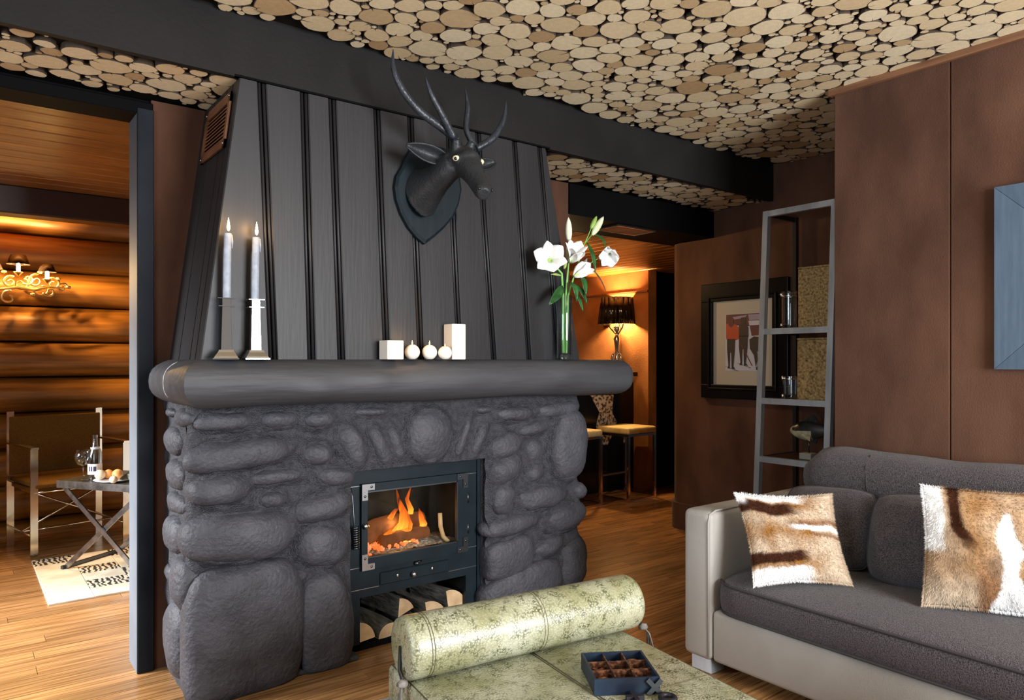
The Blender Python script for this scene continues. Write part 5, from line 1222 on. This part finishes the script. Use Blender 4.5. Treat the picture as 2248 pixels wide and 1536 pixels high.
ph = obj('print', MB().box(XP - .0012, XP, P(1676, 700, X=XP).y, P(1593, 700, X=XP).y, P(1593, 813, X=XP).z, P(1593, 690, X=XP).z), 'print_snow', pf)
def pp(pts, mt, d): obj('print_shape', MB().poly([P(x, y, X=XP - .0014 - d) for x, y in pts], (.0006, 0, 0)), mt, ph)
pp([(1594, 691), (1675, 686), (1675, 712), (1640, 716), (1594, 712)], 'print_maroon', 0); pp([(1642, 690), (1675, 688), (1675, 700), (1645, 703)], 'print_mauve', .0007); pp([(1608, 696), (1640, 691), (1636, 697), (1612, 701)], 'print_mauve', .0007)
pp([(1594, 712), (1606, 706), (1620, 716), (1630, 730), (1626, 743), (1610, 748), (1594, 744)], 'print_red', .0007)
pp([(1645, 712), (1675, 712), (1675, 735), (1650, 737)], 'print_maroon', .0007); pp([(1643, 704), (1675, 702), (1675, 712), (1645, 714)], 'print_snow', .0014)
for (x, sc_) in ((1605, 1.0), (1632, 1.12)):
    b = 752 - (sc_ - 1) * 60; s2 = sc_
    pp([(x - 9 * s2, b - 8), (x + 9 * s2, b - 8), (x + 8 * s2, b + 18), (x + 5 * s2, b + 52), (x + 9 * s2, b + 58), (x + 1, b + 57), (x, b + 22), (x - 2, b + 22), (x - 3, b + 57), (x - 8 * s2, b + 56), (x - 6 * s2, b + 50), (x - 9 * s2, b + 15)], 'print_dark', .0021)
    if sc_ > 1: pp([(x - 10, b - 30), (x - 4, b - 37), (x + 5, b - 36), (x + 11, b - 26), (x + 11, b - 6), (x - 10, b - 6)], 'print_dark', .0021)
    pp([(x - 5, b - 48), (x + 4, b - 49), (x + 6, b - 40), (x, b - 33), (x - 6, b - 38)], 'print_maroon' if sc_ == 1 else 'print_dark', .0028)
    pp([(x - 14, b + 52), (x - 12, b + 52), (x + 16, b + 62), (x + 15, b + 63)], 'print_dark', .0014)
pp([(1645, 745), (1655, 738), (1675, 740), (1675, 800), (1668, 812), (1660, 812), (1655, 780), (1646, 765)], 'print_dark', .0014); pp([(1662, 770), (1670, 778), (1668, 800), (1658, 808), (1664, 790)], 'print_mauve', .0021)
pp([(1627, 757), (1629, 757), (1652, 803), (1650, 803)], 'print_maroon', .0028)
obj('glazing', MB().box(XN - .0265, XN - .0255, IY0, IY1, IZ0, IZ1), 'picture_glass', pf)

# blue framed picture on the sofa wall
bf = thing('blue_picture', 'grey-blue picture with a broad mitred frame on the sofa wall', 'picture', (XR - .01, .78, 1.262))
Y0, Y1, Z0, Z1, FW = .40, 1.162, 1.262, 2.010, .20
o4 = [(Y0, Z0), (Y1, Z0), (Y1, Z1), (Y0, Z1)]; i4 = [(Y0 + FW, Z0 + FW), (Y1 - FW, Z0 + FW), (Y1 - FW, Z1 - FW), (Y0 + FW, Z1 - FW)]
for k in range(4):
    a, b = o4[k], o4[(k + 1) % 4]; c_, d_ = i4[(k + 1) % 4], i4[k]
    def sh2(p, q, e=.0012): return (p[0] + (q[0] - p[0]) * e, p[1] + (q[1] - p[1]) * e)
    a2, b2, c2, d2 = sh2(a, b), sh2(b, a), sh2(c_, d_, .003), sh2(d_, c_, .003)
    obj('frame_board', MB().rings([[(XR - .001, *p) for p in (a2, b2, c2, d2)], [(XR - .028, *a2), (XR - .028, *b2), (XR - .012, *c2), (XR - .012, *d2)]]), 'blue_frame', bf)
obj('canvas', MB().box(XR - .010, XR - .002, Y0 + FW, Y1 - FW, Z0 + FW, Z1 - FW), 'blue_canvas', bf)

# ------------------------------------------------------------------ side room
CA_ = math.radians(12); CM = Matrix.Translation((.41, 5.66, 0)) @ Matrix.Rotation(CA_, 4, 'Z')
ch = thing('armchair', 'director style chair with brown canvas and chrome flat-bar frame', 'chair', CM @ Vector((.29, .25, 0)), CA_)
W_, D_ = .57, .50
for x in (0, W_):
    for y, h_ in ((0, .715), (D_, .94)): obj('leg', MB().box(x - .022, x + .022, y - .006, y + .006, 0, h_, mat=CM), 'chair_metal', ch)
    obj('arm', MB().box(x - .022, x + .022, -.02, D_, .715, .727, mat=CM), 'chair_metal', ch)
    obj('seat_rail', MB().box(x - .008, x + .008, 0, D_, .43, .455, mat=CM), 'chair_metal', ch)
    for z in (.10, .66, .69): obj('bolt', MB().ell(CM @ Vector((x - .007, 0, z)), (.006, .006, .006), 8, 6), 'dark_steel', ch, smooth=True)
obj('seat', MB().rbox(.004, W_ - .004, -.01, D_ - .01, .455, .482, r=.01, seg=2, mat=CM), 'chair_fabric', ch)
obj('backrest', MB().rbox(-.008, W_ + .008, D_ - .012, D_ + .012, .50, .905, r=.008, seg=2, mat=CM), 'chair_fabric', ch)
def crod(a, b, r=.007): obj('brace', MB().tube([CM @ Vector(a), CM @ Vector(b)], r, 8), 'chair_metal', ch, smooth=True)
crod((0, D_ * .5, .14), (W_, D_ * .5, .43)); crod((0, D_ * .5, .43), (W_, D_ * .5, .14)); crod((0, 0, .14), (0, D_, .14)); crod((W_, 0, .14), (W_, D_, .14)); crod((0, D_ * .5, .14), (W_, D_ * .5, .14)); crod((0, 0, .43), (W_, 0, .43))

TA = math.radians(-55); TM = Matrix.Translation((.495, 5.24, 0)) @ Matrix.Rotation(TA, 4, 'Z'); TW, TD, TZ = .66, .45, .562
tb = thing('side_table', 'folding metal tray table with crossed legs on the patchwork rug', 'table', TM @ Vector((TW / 2, TD / 2, 0)), TA)
obj('top', MB().box(.01, TW - .01, .01, TD - .01, TZ - .016, TZ - .001, mat=TM), 'dark_steel', tb)
for (x0, x1, y0, y1) in ((0, TW, 0, .012), (0, TW, TD - .012, TD), (0, .012, .012, TD - .012), (TW - .012, TW, .012, TD - .012)): obj('apron', MB().box(x0, x1, y0, y1, TZ - .045, TZ, mat=TM), 'tray_steel', tb)
for y, s_ in ((.025, 1), (TD - .025, 1)):
    for (xa, xb, dy) in ((.02, TW - .02, 0), (TW - .02, .02, .014)):
        obj('leg', MB().bar(TM @ Vector((xa, y + dy, TZ - .03)), TM @ Vector((xb, y + dy, .012)), .010, .030), 'tray_steel', tb)
for x in (.02, TW - .02): obj('foot_bar', MB().bar(TM @ Vector((x, .02, .022)), TM @ Vector((x, TD - .01, .022)), .02, .02), 'dark_steel', tb)
def TP(x, y): return P(x, y, Z=TZ)
c = TP(183, 1053); t = thing('wine_glass', 'stemmed balloon wine glass beside the bottle', 'glass', (c.x, c.y, TZ))
obj('foot', MB().lathe([(.001, 0), (.034, 0), (.034, .002), (.004, .007)], (c.x, c.y, TZ), 20, cap0=False, cap1=False), 'clear_glass', t, smooth=True)
obj('stem', MB().lathe([(.004, .006), (.0035, .04), (.004, .085)], (c.x, c.y, TZ), 10), 'clear_glass', t, smooth=True)
obj('bowl', MB().lathe([(.003, .085), (.030, .096), (.046, .125), (.047, .15), (.038, .185), (.0365, .185), (.045, .15), (.044, .125), (.028, .099), (.001, .089)], (c.x, c.y, TZ), 24, cap0=False, cap1=False), 'clear_glass', t, smooth=True)
c = TP(209, 1052); t = thing('glass_bottle', 'clear glass bottle with a white label on the tray table', 'bottle', (c.x, c.y, TZ))
obj('bottle', MB().lathe([(.001, 0), (.038, 0), (.040, .01), (.040, .15), (.034, .175), (.016, .215), (.0135, .26), (.015, .265), (.015, .275), (.011, .275), (.011, .26), (.013, .215), (.030, .175), (.036, .15), (.036, .014), (.001, .01)], (c.x, c.y, TZ + .0005), 24, cap0=False, cap1=False), 'clear_glass', t, smooth=True, angle=60)
def band(m, r, z0, z1, a0, a1, n=12): m.grid(lambda u, v: (c.x + r * math.cos(lerp(a0, a1, u)), c.y + r * math.sin(lerp(a0, a1, u)), TZ + lerp(z0, z1, v)), n, 1)
m = MB(); band(m, .0412, .035, .10, PI * .95, PI * 1.85); lb = obj('label', m, 'label_white', t, smooth=True, recalc=False)
for i_, (a0, a1) in enumerate(((1.15, 1.22), (1.27, 1.33), (1.38, 1.50))):
    m = MB(); band(m, .0416, .055, .085, PI * a0, PI * a1, 4); obj('label_mark', m, 'ink', lb, recalc=False)
m = MB(); band(m, .0258, .188, .200, 0, PI * 2, 20); obj('neck_label', m, 'label_white', t, smooth=True, recalc=False)
c = TP(250, 1055); pt = thing('plate', 'white oval plate of fruit on the tray table', 'plate', (c.x, c.y, TZ))
m = MB(); m.lathe([(.001, .004), (.075, .004), (.11, .014), (.112, .012), (.08, 0), (.001, 0)], (c.x, c.y, TZ), 28, cap0=False, cap1=False); obj('dish', m, 'plate', pt, smooth=True)
for (x, y, r, mt, lab) in ((220, 1042, .030, 'roll_cream', 'pale cream peach at the bottle end of the plate'), (238, 1040, .028, 'roll_orange', 'orange fruit in the middle of the plate'), (258, 1041, .030, 'roll_orange', 'orange fruit nearest the dark leaf on the plate'), (249, 1050, .022, 'roll_cream', 'small pale fruit at the front of the plate')):
    q = P(x, y, Z=TZ + .034); t = thing('fruit', lab, 'fruit', (q.x, q.y, TZ + .006), 0, 'fruit on the white plate')
    obj('flesh', MB().ell((q.x, q.y, TZ + .006 + r), (r * 1.05, r * 1.05, r), 16, 10, amp=.04, seed=x), mt, t, smooth=True); obj('stalk', MB().tube([(q.x, q.y, TZ + .004 + 2 * r), (q.x + .004, q.y, TZ + .014 + 2 * r)], .0015, 5), 'leaf_dark', t)
q = P(282, 1048, Z=TZ + .02); t = thing('dried_leaf', 'curled dark dried leaf on the plate beside the fruit', 'leaf', (q.x, q.y, TZ + .01))
leaf(t, (q.x - .05, q.y - .02, TZ + .014), (q.x + .08, q.y + .02, TZ + .050), .030, .012, 'leaf_dark'); leaf(t, (q.x - .04, q.y + .02, TZ + .014), (q.x + .05, q.y - .05, TZ + .030), .026, .010, 'leaf_dark')

# patchwork rug
def zebra_mat():
    m = bpy.data.materials.new('zebra'); m.use_nodes = True; nt = m.node_tree; N = nt.nodes; L = nt.links; b = N['Principled BSDF']; b.inputs['Roughness'].default_value = .9
    tc = N.new('ShaderNodeTexCoord'); wv = N.new('ShaderNodeTexWave'); wv.inputs['Scale'].default_value = 11; wv.inputs['Distortion'].default_value = 9; wv.inputs['Detail'].default_value = 2; wv.inputs['Detail Scale'].default_value = 1.2
    rp = N.new('ShaderNodeValToRGB'); rp.color_ramp.elements[0].position = .45; rp.color_ramp.elements[0].color = (.01, .009, .008, 1); rp.color_ramp.elements[1].position = .55; rp.color_ramp.elements[1].color = (.55, .47, .34, 1)
    L.new(tc.outputs['Object'], wv.inputs['Vector']); L.new(wv.outputs['Fac'], rp.inputs[0]); L.new(rp.outputs[0], b.inputs['Base Color']); MATS['zebra'] = m
zebra_mat(); M('rug_cream', (.50, .42, .30), (.66, .58, .44), 8, rough=.95); M('rug_white', (.74, .72, .66), (.82, .80, .75), 8, rough=.95)
rg_ = thing('patchwork_rug', 'cream and zebra patchwork hide rug under the tray table', 'rug', (1.0, 5.2, 0)); RX0, RY0, TSX, TSY = .392, 4.535, .215, .175
RT = ['wcww', 'czcz', 'cczc', 'czcc', 'cccz', 'zczc']
obj('backing', MB().box(RX0, RX0 + 8 * TSX, RY0, RY0 + 6 * TSY, .0005, .006), 'rug_cream', rg_)
for j in range(6):
    for i in range(8):
        k = RT[j][i % 4]; obj('patch', MB().rbox(RX0 + i * TSX + .001, RX0 + (i + 1) * TSX - .001, RY0 + j * TSY + .001, RY0 + (j + 1) * TSY - .001, .005, .011, r=.002, seg=1), {'w': 'rug_white', 'c': 'rug_cream', 'z': 'zebra'}[k], rg_)

# wall sconce
SCY = 6.18; sc_c = P(75, 615, Y=SCY); sc = thing('wall_sconce', 'gilded scrollwork wall sconce with small black shades on the log wall', 'lamp', sc_c)
def S(x, y, dy=0.0): p = P(x, y, Y=SCY); return Vector((p.x, SCY + dy, p.z))
def spiral(cx, cy, r0, r1, a0, turns, w0, w1, dy=0.0, sx=1):
    n = 26; pts = []; rs = []
    for i in range(n + 1):
        t = i / n; a = a0 + turns * 2 * PI * t; r = lerp(r0, r1, t); p = S(cx, cy, dy); k = .0033
        pts.append(p + Vector((sx * r * k * math.cos(a), .01 * math.sin(t * 3), r * k * math.sin(a)))); rs.append(lerp(w0, w1, t))
    obj('scroll', MB().tube(pts, rs, 7), 'gold', sc, smooth=True)
for (cx, cy, r0, r1, a0, tn, sx) in ((22, 618, 13, 3, 1, 1.3, 1), (47, 622, 14, 4, 2, 1.2, -1), (80, 615, 15, 3, 1.2, 1.3, 1), (95, 632, 17, 5, 3.4, .8, 1), (20, 652, 16, 4, 1.3, 1.0, 1), (118, 622, 13, 3, 1, 1.2, -1), (137, 630, 11, 3, 0, 1.2, 1), (-10, 625, 15, 3, 1, 1.3, 1), (62, 612, 12, 2, 4, 1.1, 1), (-30, 610, 14, 3, 2, 1.1, -1), (108, 640, 12, 3, 3.4, .9, 1)):
    spiral(cx, cy, r0, r1, a0, tn, .010, .006, -.02 + .03 * (cx % 3), sx)
obj('wall_bracket', MB().tube([S(60, 632, 0.25), S(60, 632, 0)], .010, 8), 'gold', sc, smooth=True)
obj('arm', MB().tube([S(-40, 628), S(0, 634), S(40, 630), S(75, 636), S(110, 630), S(146, 632)], [.008, .011, .012, .012, .010, .004], 8), 'gold', sc, smooth=True)
for (x, y) in ((150, 630), (128, 612), (72, 646), (88, 598), (8, 596)): obj('leaf_tip', MB().ell(S(x, y), (.018, .008, .012), 10, 6, amp=.3, seed=x), 'gold', sc, smooth=True)
for (x, y, yr) in ((39, 598, 581), (102, 614, 598), (-22, 606, 590)):
    p = S(x, y, -.05); zr = S(x, yr, -.05).z
    obj('drip_cup', MB().lathe([(.004, -.03), (.028, -.004), (.030, 0), (.004, 0)], (p.x, p.y, p.z), 14), 'gold', sc, smooth=True)
    obj('candle_bulb', MB().lathe([(.012, 0), (.012, zr - p.z - .005), (.004, zr - p.z + .01)], (p.x, p.y, p.z), 12), 'bulb', sc, smooth=True)
    hh_ = .055 if x > 50 else .065; rr2 = .058 if x > 50 else .072
    sd_ = obj('shade', MB().lathe([(rr2, 0), (rr2 * .62, hh_), (rr2 * .60, hh_), (rr2 * .98, .001)], (p.x, p.y, zr - .002), 20, cap0=False, cap1=False), 'lampshade', sc, smooth=True)
    point('sconce_light', (p.x, p.y - .02, zr + .0), 46, (1.0, .58, .18), .012)

# ------------------------------------------------------------------ bar
bc = thing('bar_counter', 'high black bar counter with an animal-hide patch on its front', 'counter', (4.5, 5.35, 0))
obj('body', MB().box(3.2, 5.485, 5.12, 5.6, 0, 1.135), 'bar_black', bc); obj('worktop', MB().rbox(3.18, 5.49, 5.06, 5.68, 1.136, 1.178, r=.004, seg=1), 'bar_black', bc)
M('bar_hide', (.05, .035, .025), (.62, .54, .44), 34, rough=.8, ramp=(.42, .55))
obj('hide_patch', MB().poly([P(x, y, Y=5.118) for x, y in ((1296, 868), (1346, 866), (1343, 905), (1353, 925), (1346, 950), (1333, 976), (1319, 976), (1308, 935), (1316, 905))], (0, -.006, 0)), 'bar_hide', bc)
def stool(fx0, fy0, yaw, label):
    m4 = Matrix.Translation((fx0, fy0, 0)) @ Matrix.Rotation(yaw, 4, 'Z'); t = thing('bar_stool', label, 'stool', m4 @ Vector((.205, .19, 0)), yaw, 'bar stools'); w_, d_, h_ = .41, .38, .615
    for x in (.014, w_ - .014):
        for y in (.012, d_ - .012): obj('leg', MB().box(x - .014, x + .014, y - .010, y + .010, 0, h_, mat=m4), 'copper_frame', t)
        obj('floor_bar', MB().box(x - .0135, x + .0135, .022, d_ - .022, 0, .018, mat=m4), 'copper_frame', t); obj('seat_bar', MB().box(x - .0135, x + .0135, .022, d_ - .022, h_ - .02, h_, mat=m4), 'copper_frame', t)
    for (y, z, nm) in ((.012, .009, 'floor_bar'), (d_ - .012, .20, 'footrest'), (.012, h_ - .010, 'seat_bar'), (d_ - .012, h_ - .010, 'seat_bar')): obj(nm, MB().box(.028, w_ - .028, y - .009, y + .009, z - .009, z + .010, mat=m4), 'copper_frame', t)
    m = MB(); m.rbox(-.004, w_ + .004, -.004, d_ + .004, h_, h_ + .062, r=.024, seg=4, mat=m4); obj('seat', m, 'seat_hide', t, smooth=True, angle=50)
stool(4.868, 4.60, .07, 'hide-topped bar stool nearest the rounded suede wall'); stool(4.20, 4.64, .07, 'hide-topped bar stool half hidden behind the fireplace stones')
lc = P(1355, 817, Y=5.28); LZ = 1.1785
la = thing('table_lamp', 'ornate chrome baroque table lamp with a pleated black shade on the bar', 'lamp', (lc.x, lc.y, LZ))
zb, zt_ = P(1355, 712, Y=5.28).z, P(1355, 653, Y=5.28).z
m = MB(); rg = []
for z, r in ((zb, .196), (lerp(zb, zt_, .5), .180), (zt_, .160)): rg.append([(lc.x + r * (1 + .035 * math.cos(18 * a)) * math.cos(a), lc.y + r * (1 + .035 * math.cos(18 * a)) * math.sin(a), z) for a in [2 * PI * j / 144 for j in range(144)]])
m.rings(rg, 0, False, False); o = obj('shade', m, 'lampshade', la, smooth=True, recalc=False); md = o.modifiers.new('thick', 'SOLIDIFY'); md.thickness = .003
hs2 = zb - LZ
obj('column', MB().lathe([(.022, .03), (.030, .06), (.040, .10), (.024, .15), (.020, .20), (.032, hs2 * .62), (.040, hs2 * .70), (.020, hs2 * .76), (.018, hs2 * .84), (.050, hs2 * .93), (.012, hs2 * .98), (.010, hs2 + .10)], (lc.x, lc.y, LZ), 20), 'chrome', la, smooth=True)
for k in range(3):
    a = k * 2 * PI / 3 + 2.6; dx, dy = math.cos(a), math.sin(a)
    pts = [(lc.x + dx * r, lc.y + dy * r, LZ + z) for r, z in ((.02, .20), (.05, .17), (.055, .12), (.045, .08), (.07, .045), (.115, .035), (.135, .02), (.12, .008), (.10, .012))]
    obj('scroll_foot', MB().tube(pts, [.008, .012, .013, .012, .014, .013, .011, .009, .007], 8), 'chrome', la, smooth=True)
    pts = [(lc.x + dx * r, lc.y + dy * r, LZ + hs2 * z) for r, z in ((.02, .80), (.045, .86), (.075, .93), (.085, 1.0), (.07, 1.02))]
    obj('scroll_arm', MB().tube(pts, [.006, .008, .008, .007, .004], 8), 'chrome', la, smooth=True)
obj('bulb', MB().ell((lc.x, lc.y, lerp(zb, zt_, .45)), (.035, .035, .045), 14, 10), 'bulb', la, smooth=True)
point('bar_lamp_light', (lc.x, lc.y, lerp(zb, zt_, .45)), 260, (1.0, .55, .19), .045)
# assumed recessed warm spot, out of view, added to light the stools and floor
sp = thing('assumed_spot', 'small recessed spotlight, assumed and added unseen, in the bar ceiling behind the fireplace', 'lamp', (3.75, 4.45, 2.19))
obj('ring', MB().lathe([(.05, 0), (.05, .006), (.036, .006), (.036, 0)], (3.75, 4.45, 2.1915), 20, cap0=False, cap1=False), 'steel', sp); obj('bulb', MB().lathe([(.001, .002), (.036, .002), (.036, .005), (.001, .005)], (3.75, 4.45, 2.1915), 20, cap0=False, cap1=False), 'bulb', sp)
point('assumed_spot_light', (3.75, 4.45, 2.14), 34, (1.0, .62, .27), .035)
# ceiling vent under the lintel
vn = thing('ceiling_vent', 'brown slatted air vent under the black lintel', 'vent', (3.68, 3.5, 2.19)); VX0, VX1, VY0, VY1 = 3.485, 3.868, 3.395, 3.60
for (x0, x1, y0, y1) in ((VX0, VX1, VY0, VY0 + .012), (VX0, VX1, VY1 - .012, VY1), (VX0, VX0 + .012, VY0 + .012, VY1 - .012), (VX1 - .012, VX1, VY0 + .012, VY1 - .012)): obj('frame', MB().box(x0, x1, y0, y1, 2.190, 2.1995), 'steel', vn)
for k in range(9): obj('slat', MB().box(VX0 + .012, VX1 - .012, VY0 + .017 + k * .020, VY0 + .028 + k * .020, 2.1925, 2.1995), 'vent_brown', vn)
